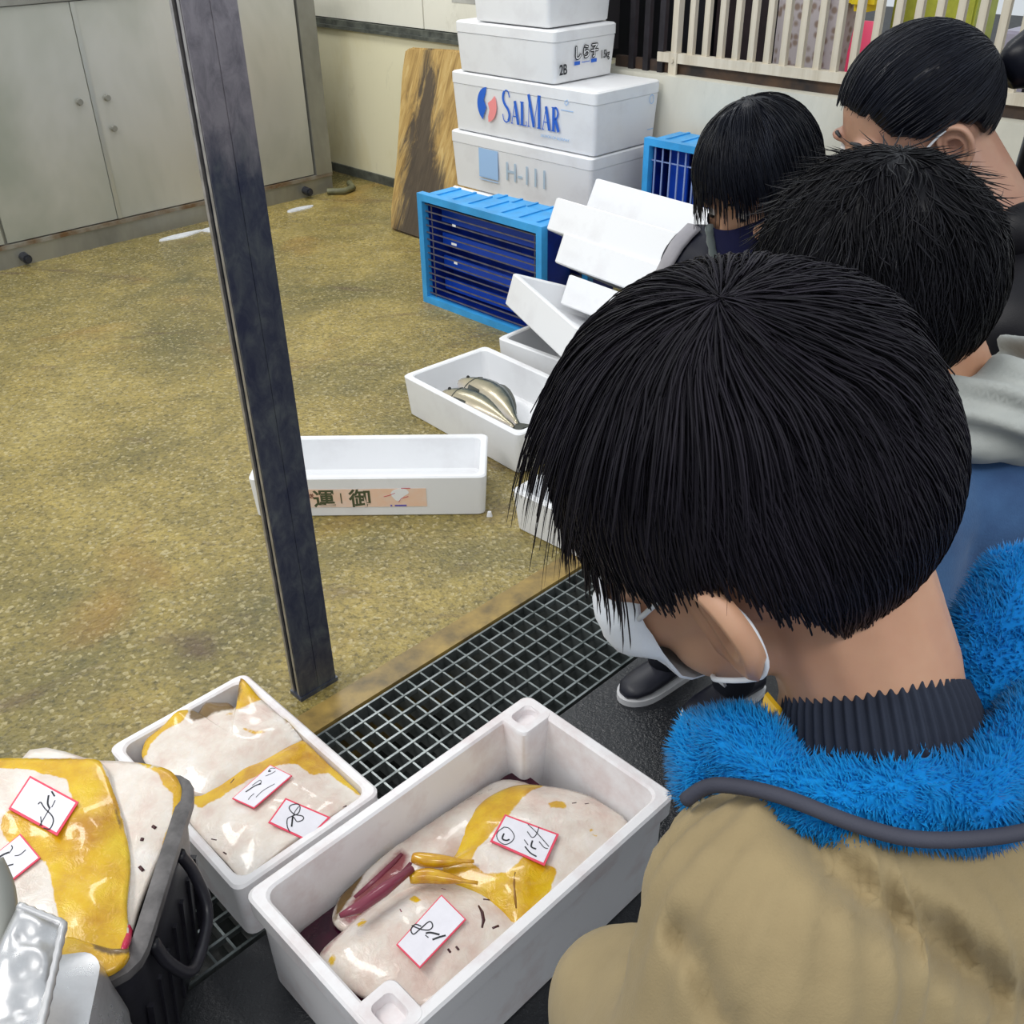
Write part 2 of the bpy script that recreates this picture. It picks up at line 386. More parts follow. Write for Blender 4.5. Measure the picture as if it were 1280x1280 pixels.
# wall along s = 3.64 : low wall, grimy ledge, upper boards on the left, railing on the right
WS = 3.64; CREAM = m_wall('stained_cream_wall', (.80, .76, .55), (.70, .63, .38)); WHITEW = m_wall('white_upper_wall', (.78, .77, .68), (.66, .65, .56))
CONC = m_wall('pale_concrete', (.66, .64, .55), (.50, .49, .42)); GRIME = mat('grimy_grey_concrete', (.12, .13, .11), .6, c2=(.045, .05, .045), vscale=18, bmp=.4)
wl = struct('wall_back', grid_box(MB(), WS, WS + .16, 3.15, 5.6, 0, .805), CREAM)
wr = struct('wall_right', grid_box(MB(), WS, WS + .16, -.6, 3.15, 0, .79), CONC)
struct('baseboard_back', grid_box(MB(), WS - .012, WS, 2.9, 5.3, 0, .05), GRIME)
struct('trim_2', grid_box(grid_box(MB(), WS - .02, WS + .10, 3.15, 5.6, .805, .822), WS - .006, WS + .1, 3.15, 5.6, .822, .85), GRIME)
upper = struct('wall_upper', grid_box(MB(), WS + .045, WS + .14, 3.15, 5.6, .85, 2.0), DARK)
for t0, t1 in ((3.15, 3.545), (3.55, 4.345), (4.35, 5.6)):
    part('panel', grid_box(MB(), WS + .012, WS + .05, t0, t1 - .004, .855, 2.0), WHITEW, upper)
part('grey_patch', grid_box(MB(), WS + .0105, WS + .013, 3.62, 4.12, .99, 1.4), mat('mottled_grey', (.46, .46, .43), .7, c2=(.24, .24, .23), vscale=7), upper, label='grey mottled patch')  # mottled grey rectangle on the upper panels
struct('wall_left', grid_box(MB(), .2, 3.8, 5.6, 5.75, 0, 2.0), WHITEW)

# stainless locker bank on the left
TF = 4.88
cab = thing('steel_locker', 'stainless steel locker bank along the left back wall', 'locker', ws(1.0, TF, 0), GROT)
def cabox(name, s0, s1, y0, y1, z0, z1, mt, par=cab, bev=0):
    return part(name, MB().box((s0 - 1.0, y0, z0), (s1 - 1.0, y1, z1)), mt, par)
cabox('body', 1.0, 3.35, .016, .62, .10, 1.12, STEELD)
cabox('kick_plate', 1.0, 3.35, -.004, .55, 0.0, .10, STEELD)
cabox('bottom_ledge', 1.0, 3.35, -.012, .02, .088, .106, mat('rusty_ledge', (.30, .29, .25), .5, .4, c2=(.16, .09, .04), vscale=12))
cabox('corner_post', 3.245, 3.352, -.012, .03, .10, 1.12, STEELD)
cabox('top_rail', 1.0, 3.25, -.012, .02, 1.075, 1.12, STEELD)
for s0, s1 in ((1.0, 1.51), (1.525, 2.062), (2.085, 2.69), (2.705, 3.235)):
    d = cabox('door', s0, s1, 0, .014, .112, 1.07, STEEL)
    for kx, kz in {1.525: ((2.005, .663),), 2.085: ((2.139, .663), (2.139, .527))}.get(s0, ()):
        k = MB(); k.tube([(kx - 1, .002, kz), (kx - 1, -.010, kz)], .011, 10); k.tube([(kx - 1, -.010, kz), (kx - 1, -.022, kz)], [.016, .013], 10)
        part('knob', k, STEELD, d)
cabox('door_strip', 2.064, 2.083, -.006, .014, .112, 1.07, mat('pale_edge_strip', (.55, .56, .52), .3, .7))
for sx in (1.575, 3.16):
    k = MB(); k.tube([(sx - 1, .0, .04), (sx - 1, -.05, .036)], .022, 12); k.tube([(sx - 1, -.05, .036), (sx - 1, -.062, .036)], .014, 12)
    part('drain_stub', k, mat('dark_rubber', (.02, .022, .03), .4), cab)
hose = MB(); hose.tube([ws(3.28, TF - .05, .018), ws(3.34, TF - .12, .02), ws(3.42, TF - .10, .02), ws(3.47, TF + .0, .02)], .018, 8)
solo('hose_end', hose.mesh('hose_end', 60), mat('muddy_hose', (.17, .17, .09), .5, var=.5), 'muddy hose end lying on floor in the corner beyond the locker', 'hose')
for i, (s, t, a, b_) in enumerate(((2.30, 4.74, .16, .035), (2.52, 4.72, .13, .05), (3.0, 4.70, .10, .03))):
    pts = catmull([ws(s + math.cos(k*PI/4)*a*(.7+.3*random.random()), t + math.sin(k*PI/4)*b_*(.6+.5*random.random()), .0) for k in range(8)], 3)
    mb = MB(); mb.loft([pts, [Vector((p.x, p.y, .006)) * .98 + (sum(pts, Vector()) / len(pts)) * .02 for p in pts]])
    solo('ice_patch', mb, mat('crushed_ice', (.80, .83, .88), .3, var=.2, vscale=60, bmp=.5), ['thin white ice smear on floor below the wide locker door', 'larger white ice clump by the locker kick plate behind the post', 'small white ice clump on floor right of the post near the corner'][i], 'ice', base=ws(s, t, 0))

# steel post
PS0, PS1, PT = .786, .878, 1.474
post = thing('steel_post', 'tall scratched dark steel post standing beside the drain grating', 'post', ws(PS0, PT, 0), GROT)
hh = 2.3; pw = PS1 - PS0
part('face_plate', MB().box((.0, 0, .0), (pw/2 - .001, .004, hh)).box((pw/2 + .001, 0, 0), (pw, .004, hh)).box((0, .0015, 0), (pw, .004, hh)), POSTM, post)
part('side_flange', MB().box((-.0005, .004, 0), (.004, .012, hh)).box((-.0005, .026, 0), (.004, .034, hh)), mat('bright_edge_steel', (.50, .48, .47), .35, .7, var=.4, vscale=30), post)
part('inner_channel', MB().box((.012, .004, 0), (pw, .034, hh)), DARK, post)
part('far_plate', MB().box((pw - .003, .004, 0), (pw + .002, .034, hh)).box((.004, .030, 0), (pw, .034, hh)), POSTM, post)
part('base_plate', MB().box((-.003, -.003, 0), (pw + .004, .038, .010)), POSTM, post)

# railing on the low wall
RAILM = m_wall('weathered_aluminium', (.62, .57, .47), (.46, .40, .30), (6, 6, .6)); RAILD = mat('dark_rail_steel', (.025, .022, .028), .5, .3, var=.4)
rl = thing('railing', 'weathered metal railing with vertical bars on the low concrete wall', 'railing', ws(WS + .06, -.6, .79), GROT)
part('bottom_rail', MB().box((-.02, 0, .045), (.02, 3.45, .082)), RAILM, rl)
part('under_strip', MB().box((0.005, 0, .0), (.03, 3.7, .045)), mat('rust_strip', (.10, .055, .03), .7, c2=(.018, .016, .018), vscale=6), rl)
part('top_rail', MB().box((-.02, 0, .80), (.02, 3.45, .84)), RAILM, rl)
for t in (3.365, 1.10): part('rail_post', MB().box((-.024, t - .02, 0), (-.014, t + .02, .085)).box((-.02, t - .014, .082), (.016, t + .014, .80)).tube([(-.024, t, .055), (-.031, t, .055)], .009, 8), RAILM, rl)
bar = MB().box((-.010, -.013, .08), (.012, .013, .80)).mesh('railing_bar'); bar.materials.append(RAILM)
t = 3.29
while t > .1:
    o = bpy.data.objects.new('railing_bar', bar); COL.objects.link(o); o.parent = rl; o.location = (0, t, 0); t -= .0735
for t in (3.44, 3.52, 3.60): part('dark_bar', MB().box((-.012, t - .014, .0), (.012, t + .014, .80)), RAILD, rl)

# the market lane beyond the railing
SB = 4.25
def lane_box(name, s0, s1, t0, t1, z0, z1, mt, label, cat, group=None, bev=.01):
    me = grid_box(MB(), s0, s1, t0, t1, z0, z1).mesh(name)
    bm = bmesh.new(); bm.from_mesh(me); bmesh.ops.bevel(bm, geom=bm.edges[:], offset=bev, segments=2, affect='EDGES'); bm.to_mesh(me); bm.free()
    return solo(name, me, mt, label, cat, group, base=ws((s0+s1)/2, (t0+t1)/2, z0))
lane_box('dark_backdrop', 4.3, 4.9, 3.05, 4.6, 0, 2.2, mat('unlit_interior', (.012, .012, .02), .6, var=.5, vscale=9), 'dark tall cabinet standing behind the left bars of railing', 'backdrop')  # black block stands in for the unlit interior behind the bars
lane_box('dark_backdrop', 4.35, 4.9, 2.72, 3.04, 0, 2.2, mat('unlit_interior_brown', (.035, .022, .028), .6, var=.5, vscale=9), 'dark brown narrow cabinet behind the railing beside patterned sack', 'backdrop')  # brown-black block continuing the painted dark of the interior
def m_checker():
    mt, nt, N, L, b = nodes_of('patterned_sack_cloth'); co = objco(N)
    v = N.new('ShaderNodeTexVoronoi'); v.inputs['Scale'].default_value = 26; L.new(co, v.inputs['Vector'])
    L.new(ramp(N, L, v.outputs['Distance'], [(.25, (.30, .22, .18)), (.5, (.55, .50, .52))]), b.inputs['Base Color']); setp(b, Roughness=.7); return mt
lane_box('patterned_sack', 4.3, 4.6, 2.40, 2.70, .55, 1.35, m_checker(), 'brown and grey patterned sack seen through the railing', 'sack', bev=.05)
lane_box('display_table', 4.15, 5.0, 1.74, 2.70, 0, .55, mat('pale_table', (.55, .50, .50), .5), 'pale display table beyond the railing', 'table')
cols = [((.85, .06, .16), 'red and white snack packet nearest the patterned sack'), ((.85, .84, .86), 'white packet behind railing bars between two red ones'), ((.80, .05, .14), 'bright red packet in the middle of the display'), ((.86, .88, .90), 'white packet with turquoise band right of the red one')]
for i, (c, lb) in enumerate(cols):
    t1 = 2.32 - i * .13
    r = thing('snack_packet', lb, 'packet', ws(4.3, t1 - .11, .55), GROT, group='packets on the display table')
    part('packet', MB().loft([rrect(0, 0, .12, .11, .02, 0), rrect(.01, .0, .11, .11, .02, .30), rrect(.05, 0, .07, .11, .009, .42 - .05 * (i % 2))]).mesh('packet', 50), mat('packet_%d' % i, c, .35), r)
    part('band', MB().box((-.003, .0, .06), (.02, .11, .10)), mat('packet_band_%d' % i, [(.9,.9,.9), (.85,.1,.2), (.9,.9,.9), (.0,.45,.45)][i], .4), r)
lane_box('yellow_green_carton', 4.75, 4.98, 1.98, 2.36, .55, 1.15, mat('lime_carton', (.50, .55, .06), .5, var=.2), 'yellow-green carton on the table beyond railing', 'carton')
lane_box('yellow_bag', 4.35, 4.5, 2.26, 2.38, 1.0, 1.2, mat('yellow_bag', (.85, .65, .02), .4), 'small yellow bag above the packets behind the railing', 'bag', bev=.03)
lane_box('lilac_shutter_box', 4.4, 5.2, .55, 1.72, 0, .97, mat('lilac_panel', (.50, .47, .58), .5, var=.1), 'pale lilac panelled counter beyond the right bars of railing', 'counter')
lane_box('pillar', 3.95, 4.1, 1.20, 1.33, 0, 2.4, mat('grey_pillar', (.45, .40, .41), .5), 'grey square pillar behind the railing above the woman', 'pillar')
lane_box('pillar', 3.96, 4.08, 1.38, 1.43, 0, 2.4, RAILD, 'black thin pole beside the grey pillar beyond railing', 'pole')

# ================================================================== FOAM BOXES
def foam_mesh(L, W, H, wall=.024, fl=.025, taper=.012, lip=0.0, liph=.035, r=.018, tilt=0):
    x, y = L/2, W/2; b = .004
    rings = [rrect(-x+taper+b, -y+taper+b, x-taper-b, y-taper-b, r, 0), rrect(-x+taper, -y+taper, x-taper, y-taper, r, b)]
    if lip:
        k = taper * liph / H
        rings += [rrect(-x+lip+k, -y+lip+k, x-lip-k, y-lip-k, r, H-liph-.003), rrect(-x+.001, -y+.001, x-.001, y-.001, r, H-liph)]
    rings += [rrect(-x, -y, x, y, r, H-b), rrect(-x+b, -y+b, x-b, y-b, r, H)]
    ri = r + .004
    rings += [rrect(-x+wall-b, -y+wall-b, x-wall+b, y-wall+b, ri, H), rrect(-x+wall, -y+wall, x-wall, y-wall, ri, H-b),
              rrect(-x+wall+taper*.8, -y+wall+taper*.8, x-wall-taper*.8, y-wall-taper*.8, ri, fl+.006), rrect(-x+wall+taper*.8+.006, -y+wall+taper*.8+.006, x-wall-taper*.8-.006, y-wall-taper*.8-.006, ri, fl)]
    return MB().loft(rings).mesh('foam_box', 35)
def box_M(corner, xdir, ydir):
    """matrix for a box whose local x/y run along the given directions, centred from its (−x,−y) corner"""
    x = Vector(xdir).normalized(); y = Vector(ydir); y = (y - x * y.dot(x)).normalized(); z = x.cross(y)
    return x, y, z
def foam_box(label, M, L, W, H, group=None, m_=FOAM, **k):
    r = thing('foam_box', label, 'foam box', M=M, group=group)
    part('body', foam_mesh(L, W, H, **k), m_, r); return r
def gridM(s, t, z=0, yaw=0): return Matrix.Translation(ws(s, t, z)) @ Matrix.Rotation(GROT + yaw, 4, 'Z')
def lid_mesh(L, W, H, r=.018):
    x, y = L/2, W/2; b = .006
    return MB().loft([rrect(-x, -y, x, y, r, 0), rrect(-x, -y, x, y, r, H-b), rrect(-x+b, -y+b, x-b, y-b, r, H)]).mesh('lid', 35)

# ---- the tall stack against the wall (local x = d1 into the wall, local y = d2 leftwards)
STK = 'stacked foam boxes by the wall'
def stack_box(label, s0, s1, t0, t1, z0, z1, lid=.05, notches=()):
    L, W = s1 - s0, t1 - t0
    r = thing('foam_box', label, 'foam box', M=gridM((s0+s1)/2, (t0+t1)/2, z0), group=STK)
    part('body', foam_mesh(L - .004, W - .004, z1 - z0 - lid, taper=.010), FOAM, r)
    l = part('lid', lid_mesh(L, W, lid - .002), FOAM, r); l.location.z = z1 - z0 - lid + .001
    for y, z in notches:
        part('notch', MB().box((-L/2 - .001, y - .006, z), (-L/2 + .012, y + .006, z + .02)), mat('notch_grey', (.62, .62, .64), .6), r)
    return r, L, W
b0, L, W = stack_box('foam box at the very bottom of the tall stack behind blue crate', 3.2, 3.62, 2.79, 3.67, 0, .266)
bH, L, W = stack_box('foam box printed H-111 with a pale blue square', 3.2, 3.62, 2.785, 3.66, .27, .523)
def front_text(root, L, me, y, z, m_, name='lettering', sc=1.0):   # text on the -x face, running towards -y
    me.transform(facing(-L/2 - .0012, y, z, (0, -1, 0), (0, 0, 1))); return part(name, me, m_, root)
def side_text(root, W, me, x, z, m_, name='lettering'):            # text on the -y face, running towards +x
    me.transform(facing(x, -W/2 - .0012, z, (1, 0, 0), (0, 0, 1))); return part(name, me, m_, root)
for me in letters('H-111', .115, .92): front_text(bH, L, me, .075, .085, INKGREY, 'letter')
front_text(bH, L, MB().box((0, 0, 0), (.125, .125, .0006)).mesh('sq'), .245, .075, INKLBLUE, 'printed_square')
front_text(bH, L, strokes([[(0, 0), (.125, .0)], [(0, .012), (.125, .012)]], .004).mesh('l'), .245, .062, INKLBLUE, 'printed_lines')
bS, L, W = stack_box('foam box with blue SALMAR lettering and red and blue round emblem', 3.205, 3.62, 2.775, 3.645, .527, .778)
def serif_word():
    """condensed high-contrast capitals: S, A, L, M, A, R built from thick and thin strokes"""
    out = []; T, n = .019, .0045; x = 0
    def S(x, h):
        w_ = h * .40; c = [(w_*.95, h*.80), (w_*.78, h*.97), (w_*.45, h), (w_*.12, h*.88), (w_*.08, h*.70), (w_*.35, h*.54), (w_*.72, h*.42), (w_*.92, h*.25), (w_*.80, h*.07), (w_*.5, 0), (w_*.15, h*.05), (0, h*.24)]
        pts = [(x + p.x, p.y) for p in catmull([(a, b, 0) for a, b in c], 4, False)]
        k = len(pts); out.append((pts[:k//4], n*1.4)); out.append((pts[k//4-1:3*k//4+1], T*.8)); out.append((pts[3*k//4:], n*1.4)); return x + w_ + .016
    def A(x, h):
        w_ = h * .56; out.append(([(x, 0), (x + w_*.45, h)], n)); out.append(([(x + w_*.42, h), (x + w_*.86, 0)], T)); out.append(([(x + w_*.16, h*.32), (x + w_*.66, h*.32)], n))
        out.append(([(x - .008, 0), (x + .010, 0)], n)); out.append(([(x + w_*.68, 0), (x + w_*1.04, 0)], n)); return x + w_ + .014
    def Lc(x, h):
        w_ = h * .42; out.append(([(x + T/2, 0), (x + T/2, h)], T)); out.append(([(x - .005, h), (x + T + .005, h)], n)); out.append(([(x - .005, 0), (x + w_, 0)], n)); out.append(([(x + w_, 0), (x + w_, h*.2)], n)); return x + w_ + .018
    def M_(x, h):
        w_ = h * .62; out.append(([(x, 0), (x + .004, h)], n)); out.append(([(x, h), (x + w_*.45, 0)], T)); out.append(([(x + w_*.45, 0), (x + w_*.82, h)], n)); out.append(([(x + w_*.9, 0), (x + w_*.9, h)], T))
        out.append(([(x - .009, 0), (x + .009, 0)], n)); out.append(([(x + w_*.72, 0), (x + w_*1.06, 0)], n)); out.append(([(x + w_*.78, h), (x + w_*1.04, h)], n)); return x + w_ + .02
    def R_(x, h):
        out.append(([(x + T/2, 0), (x + T/2, h)], T)); out.append(([(x - .005, 0), (x + T + .005, 0)], n)); out.append(([(x - .005, h), (x + .03, h)], n))
        bowl = [(x + T, h), (x + h*.32, h*.97), (x + h*.40, h*.78), (x + h*.32, h*.58), (x + T, h*.54)]
        pts = [(p.x, p.y) for p in catmull([(a, b, 0) for a, b in bowl], 4, False)]; out.append((pts, T*.55)); out.append(([(x + h*.2, h*.54), (x + h*.46, 0)], T)); return x + h*.5
    res = []
    for fn, h in ((S, .15), (A, .108), (Lc, .108), (M_, .15), (A, .108), (R_, .108)):
        out.clear(); x = fn(x, h); res.append(strokes(list(out), .01).mesh('letter'))
    return res
for wm in serif_word(): wm.transform(Matrix.Diagonal((.74, .86, 1, 1))); front_text(bS, L, wm, .10, .075, INKBLUE, 'letter')
def yin(side):
    R_ = .072; pts = []
    if side == 0:
        for k in range(13): a = PI*.5 + PI*.86*k/12; pts.append((R_*math.cos(a)*.86, R_*math.sin(a)))
        pts += [(-.022, -.045), (-.004, -.012), (-.020, .018), (-.006, .048)]
    else:
        for k in range(11): a = PI*.20 - PI*.66*k/10; pts.append((R_*math.cos(a)*.86, R_*math.sin(a)))
        pts += [(.006, -.05), (.016, -.02), (.006, .008), (.030, .022)]
    return MB().prism([Vector((a, b, 0)) for a, b in pts], (0,0,0), (0,0,.0006)).mesh('emblem')
front_text(bS, L, yin(0), .20, .132, INKBLUE, 'emblem'); front_text(bS, L, yin(1), .20, .132, INKRED, 'emblem')
front_text(bS, L, text_mesh('SALMON OF NORWAY', .016), -.13, .043, INKLBLUE, 'small_print')
front_text(bS, L, strokes([[(0, 0), (.07, 0)], [(.03, .02), (.042, .03), (.036, .042), (.024, .036), (.022, .026), (.03, .02)]], .003).mesh('s'), -.245, .165, INKLBLUE, 'small_print')
side_text(bS, W, strokes([[(.02 + .014*math.cos(a*.7), .02 + .018*math.sin(a*.7)) for a in range(10)], [(.0, -.10), (.04, -.10)]], .003).mesh('c'), .13, .16, INKLBLUE, 'small_print')
bW, L, W = stack_box('smaller foam box with rounded outline lettering and handwritten 2B', 3.2, 3.59, 3.0, 3.6, .782, .985, .045)
for i_, ch in enumerate('しら子'):
    bm = bmesh.new()
    for a_ in range(8):
        me = text_mesh(ch, .056, .86); me.transform(Matrix.Translation((.0042 * math.cos(a_*PI/4), .0042 * math.sin(a_*PI/4), 0))); bm.from_mesh(me)
    me = bpy.data.meshes.new('outline'); bm.to_mesh(me); bm.free()
    lt = side_text(bW, W, me, -.078 + .052 * i_, .088, INK, 'letter'); lt['kind'] = 'stuff'
    me = text_mesh(ch, .056, .86); me.transform(Matrix.Translation((0, 0, .0009))); side_text(bW, W, me, -.078 + .052 * i_, .088, mat('white_print', (.85, .86, .88), .6), 'letter_fill')
for me in letters('2B', .055, .8, .0012): side_text(bW, W, me, -.165, .035, INK, 'letter')
for me in letters('1.5kg', .044, .62, .0006): side_text(bW, W, me, .09, .072, INK, 'letter')
side_text(bW, W, MB().box((0, 0, 0), (.035, .014, .0005)).box((.105, 0, 0), (.14, .014, .0005)).box((.045, .006, 0), (.095, .009, .0005)).mesh('b'), -.075, .062, INKBLUE, 'small_print')
bT, L, W = stack_box('topmost foam box of the tall stack, cut by the picture edge', 3.2, 3.60, 3.035, 3.49, .99, 1.22, .05)

# ---- empty box with printed label, lying in front of the post
lx0, lx1, ly0 = -.72, -.068, 2.34
lab = thing('foam_box', 'long shallow empty foam box with an orange printed label strip', 'foam box', ((lx0+lx1)/2, ly0 + .125, 0), -.012)
LL, LW, LH = lx1 - lx0, .25, .128
part('body', foam_mesh(LL, LW, LH, wall=.02, fl=.02, taper=.006), FOAM, lab)
ORANGE = mat('pale_orange_print', (.86, .58, .42), .6, c2=(.84, .70, .62), vscale=10)
def lab_on(me, x, z, m_, name, lift=0.0):
    M = facing(x, -LW/2 - .0008 + .006*(1 - z/LH) - lift, z, (1, 0, 0), (0, .006/LH*-1, 1)); me.transform(M); return part(name, me, m_, lab)
lst = lab_on(MB().box((0, 0, 0), (.44, .060, .0006)).mesh('strip'), -.28, .032, ORANGE, 'label_strip')
GRN = mat('green_black_print', (.07, .085, .04), .6)
def lab_child(me, x, z, m_, name):
    o = lab_on(me, x, z, m_, name, .0009); o.parent = lst; return o
lab_child(text_mesh('運', .062, 1.0, .0012), -.155, .038, GRN, 'lettering'); lab_child(text_mesh('御', .062, 1.0, .0012), -.055, .038, GRN, 'lettering')
lab_child(MB().box((0, 0, 0), (.003, .034, .0005)).mesh('i'), -.078, .045, GRN, 'lettering')
lab_child(MB().prism([Vector(p) for p in ((0, .028, 0), (.012, .028, 0), (.022, 0, 0), (.010, 0, 0))], (0,0,0), (0,0,.0005)).mesh('r'), -.222, .036, mat('crimson_print', (.55, .02, .06), .6), 'seal_mark')
lab_child(MB().prism([Vector(p) for p in ((0, .028, 0), (.009, .028, 0), (.019, 0, 0), (.010, 0, 0))], (0,0,0), (0,0,.0005)).mesh('g'), -.192, .036, GRN, 'seal_mark')
lab_child(text_mesh('魚場 鮮魚', .016, 1, .0003), -.275, .076, mat('brown_print', (.20, .08, .05), .6), 'small_print'); lab_child(text_mesh('産地直送', .016, 1, .0003), -.215, .065, MATS['brown_print'], 'small_print')
lab_child(MB().prism([Vector((p.x, p.y, 0)) for p in catmull([(0, .02, 0), (.014, .034, 0), (.04, .035, 0), (.05, .022, 0), (.034, .010, 0), (.024, -.004, 0), (.012, -.002, 0)], 3)], (0,0,0), (0,0,.0005)).mesh('fishmark'), .062, .056, mat('white_print', (.85, .86, .88), .6), 'fish_mark')
lab_child(strokes([[(-.02, .018), (-.005, .022), (.012, .03)], [(.02, 0), (.028, .012), (.048, .018)], [(.03, .045), (.055, .045)]], .0016).mesh('m'), .062, .048, mat('crimson_print', (.55, .02, .06), .6), 'fish_mark')
lab_child(strokes([[(0, 0), (.005, 0)], [(.012, 0), (.045, 0)]], .005).mesh('d'), .058, .036, mat('violet_print', (.12, .10, .45), .6), 'small_print')
solo('foam_crumb', MB().loft([rrect(-.008, -.006, .008, .006, .004, 0), rrect(-.005, -.004, .005, .004, .003, .014)]).mesh('crumb', 60), FOAM, 'tiny white foam crumb on floor by the labelled box corner', 'foam crumb').location = at(612, 645, 0)

# ---- fish box, box behind the boy's fringe, pile of leaning empty boxes
FBM = gridM(1.985, 2.085, 0, -.06)
foam_box('open foam box holding two silver fish', FBM, .355, .57, .14, wall=.022, fl=.02, taper=.01)
foam_box('foam box half hidden behind the head above the khaki jacket', gridM(1.585 + .19, 1.64 - .27, 0, .05), .36, .54, .125, wall=.022, fl=.02, taper=.01)
PILE = 'empty foam boxes leaning in a pile'
foam_box('lowest box of the leaning pile, standing flat behind the fish box', gridM(2.215 + .185, 2.34 - .31, 0, .02), .36, .62, .165, PILE, wall=.022, fl=.02, taper=.008)
def lean_box(label, x, y, s_pl, tilt, yaw, L, H, W=.34, drop=0.0):
    """box leaning back: its front lower left corner seen at pixel x, y on the plane s = s_pl"""
    c = at_plane(x, y, ws(s_pl, 0), D1)
    a = Matrix.Rotation(yaw, 4, 'Z') @ Vector((-D2.x, -D2.y, -drop)).to_4d()
    lx = Vector(a[:3]).normalized()
    back = Matrix.Rotation(yaw, 4, 'Z') @ D1.to_4d(); back = Vector(back[:3])
    up = (Vector((0, 0, 1)) * math.cos(tilt) + back * math.sin(tilt)); up = (up - lx * up.dot(lx)).normalized(); ly = up.cross(lx)
    M = Matrix((lx, ly, up)).transposed().to_4x4(); M.translation = c + lx * L/2 + ly * W/2
    return foam_box(label, M, L, W, H, PILE, wall=.02, fl=.02, taper=.004)
lean_box('second box of the leaning pile, turned with its inside showing', 628, 378, 2.30, .35, -.42, .55, .11)
lean_box('third box of the leaning pile, in pinkish shade', 696, 378, 2.44, .50, -.07, .55, .105)
lean_box('fourth box of the leaning pile, under the wide bright one', 689, 326, 2.50, .50, -.10, .55, .105)
lean_box('fifth box of the leaning pile, its corner jutting over blue crate', 679, 285, 2.555, .50, -.08, .58, .115)
lean_box('topmost box of the leaning pile, below the SALMAR stack', 727, 262, 2.72, .52, -.10, .56, .12)

# ---- blue crates
def blue_crate(label, M, L, H, D, bars='h', group='blue plastic crates'):
    """crate standing on its long side: opening toward local -x; local y width L, height H, depth D"""
    r = thing('blue_crate', label, 'crate', M=M, group=group)
    q = .028
    f = MB()
    f.box((-.012, 0, 0), (.02, L, q)).box((-.012, 0, H - q), (.02, L, H)).box((-.012, 0, q), (.02, q, H - q)).box((-.012, L - q, q), (.02, L, H - q))
    me = f.mesh('rim'); part('rim', me, BLUE, r)
    s_ = MB(); s_.box((.02, .012, .012), (D, L - .012, .020)).box((.02, .012, H - .020), (D, L - .012, H - .012)).box((.02, .012, .02), (D, .02, H - .02)).box((.02, L - .02, .02), (D, L - .012, H - .02)).box((D - .012, .012, .012), (D, L - .012, H - .012))
    part('shell', s_, BLUED, r)
    for i in range(7):
        y = .07 + i * (L - .14) / 6
        part('rib', MB().box((.02, y - .006, H - .012), (D, y + .006, H - .002)), BLUE, r)
    part('side_skin', MB().box((.02, .02, H - .012), (D, L - .02, H - .007)), BLUE, r)
    n = 14
    if bars == 'h':
        me = MB().box((.004, q, -.0022), (.0085, L - q, .0022)).mesh('wire'); me.materials.append(WIRE)
        for i in range(n):
            o = bpy.data.objects.new('grid_wire', me); COL.objects.link(o); o.parent = r; o.location = (0, 0, q + .014 + (H - 2*q - .028) * i / (n - 1))
        me2 = MB().box((.009, -.002, q), (.012, .002, H - q)).mesh('wire'); me2.materials.append(WIRE)
        for y in (.055, L - .06):
            o = bpy.data.objects.new('grid_wire', me2); COL.objects.link(o); o.parent = r; o.location = (0, y, 0)
        for i in range(4):
            z = H - .10 - i * .095
            part('slat', MB().box((D*.55, .03, z - .028), (D*.6, L - .03, z + .02)), mat('cobalt_slat', (.008, .07, .55), .4), r)
        [part('marking', MB().box((.003, L - .21, H - a_), (.004, L - b_, H - a_ + .009)), mat('white_print', (.85,.86,.88), .6), r) for a_, b_ in ((.10, .19), (.175, .18), (.25, .19))]
    else:
        me = MB().box((.004, -.003, q), (.0085, .003, H - q)).mesh('wire'); me.materials.append(mat('pale_blue_wire', (.25, .34, .62), .5))
        for i in range(n):
            o = bpy.data.objects.new('grid_wire', me); COL.objects.link(o); o.parent = r; o.location = (0, q + .02 + (L - 2*q - .04) * i / (n - 1), 0)
        part('grid_wire', MB().box((.009, q, H - .09), (.012, L - q, H - .085)), MATS['pale_blue_wire'], r)
        for i in range(4):
            y = .10 + i * (L - .2) / 3; part('slat', MB().box((D*.5, y - .05, .03), (D*.55, y + .05, H - .03)), mat('cobalt_slat', (.008, .07, .55), .4), r)
    return r
blue_crate('blue crate on its side in front of the H-111 box', gridM(2.56, 2.445, 0), .69, .452, .16)
blue_crate('blue crate wedged behind the front blue crate', gridM(2.765, 2.40, 0, .02), .66, .40, .16)
blue_crate('blue crate standing by the low wall behind the leaning boxes', gridM(3.38, 2.05, 0), .60, .60, .2, 'v')

# ---- thick worn wooden slab leaning on the wall
bb = [(487, 287), (533, 303), (600, 322), (600, 66), (566, 61), (512, 58), (505, 62), (501, 90), (494, 200), (487, 262)]
sl0, sl1 = 3.09, 3.46; pn = (D1 * .80 - Vector((0, 0, 1)) * (sl1 - sl0)).normalized()
base = ws(3.09, 3.80, 0); poly = [at_plane(x, y, base, pn) for x, y in bb]
me = MB().prism(poly, (0, 0, 0), pn * .085).mesh('slab'); bm = bmesh.new(); bm.from_mesh(me); bmesh.ops.bevel(bm, geom=bm.edges[:], offset=.012, segments=3, affect='EDGES'); bm.to_mesh(me); bm.free(); fix(me, 40)
Mz = Matrix.Translation(base) @ Matrix.Rotation(GROT, 4, 'Z'); me.transform(Mz.inverted())
o = part('wooden_slab', me, m_wood()); o.matrix_world = Mz; tag(o, 'thick worn wooden chopping slab leaning against the cream wall', 'wooden slab')

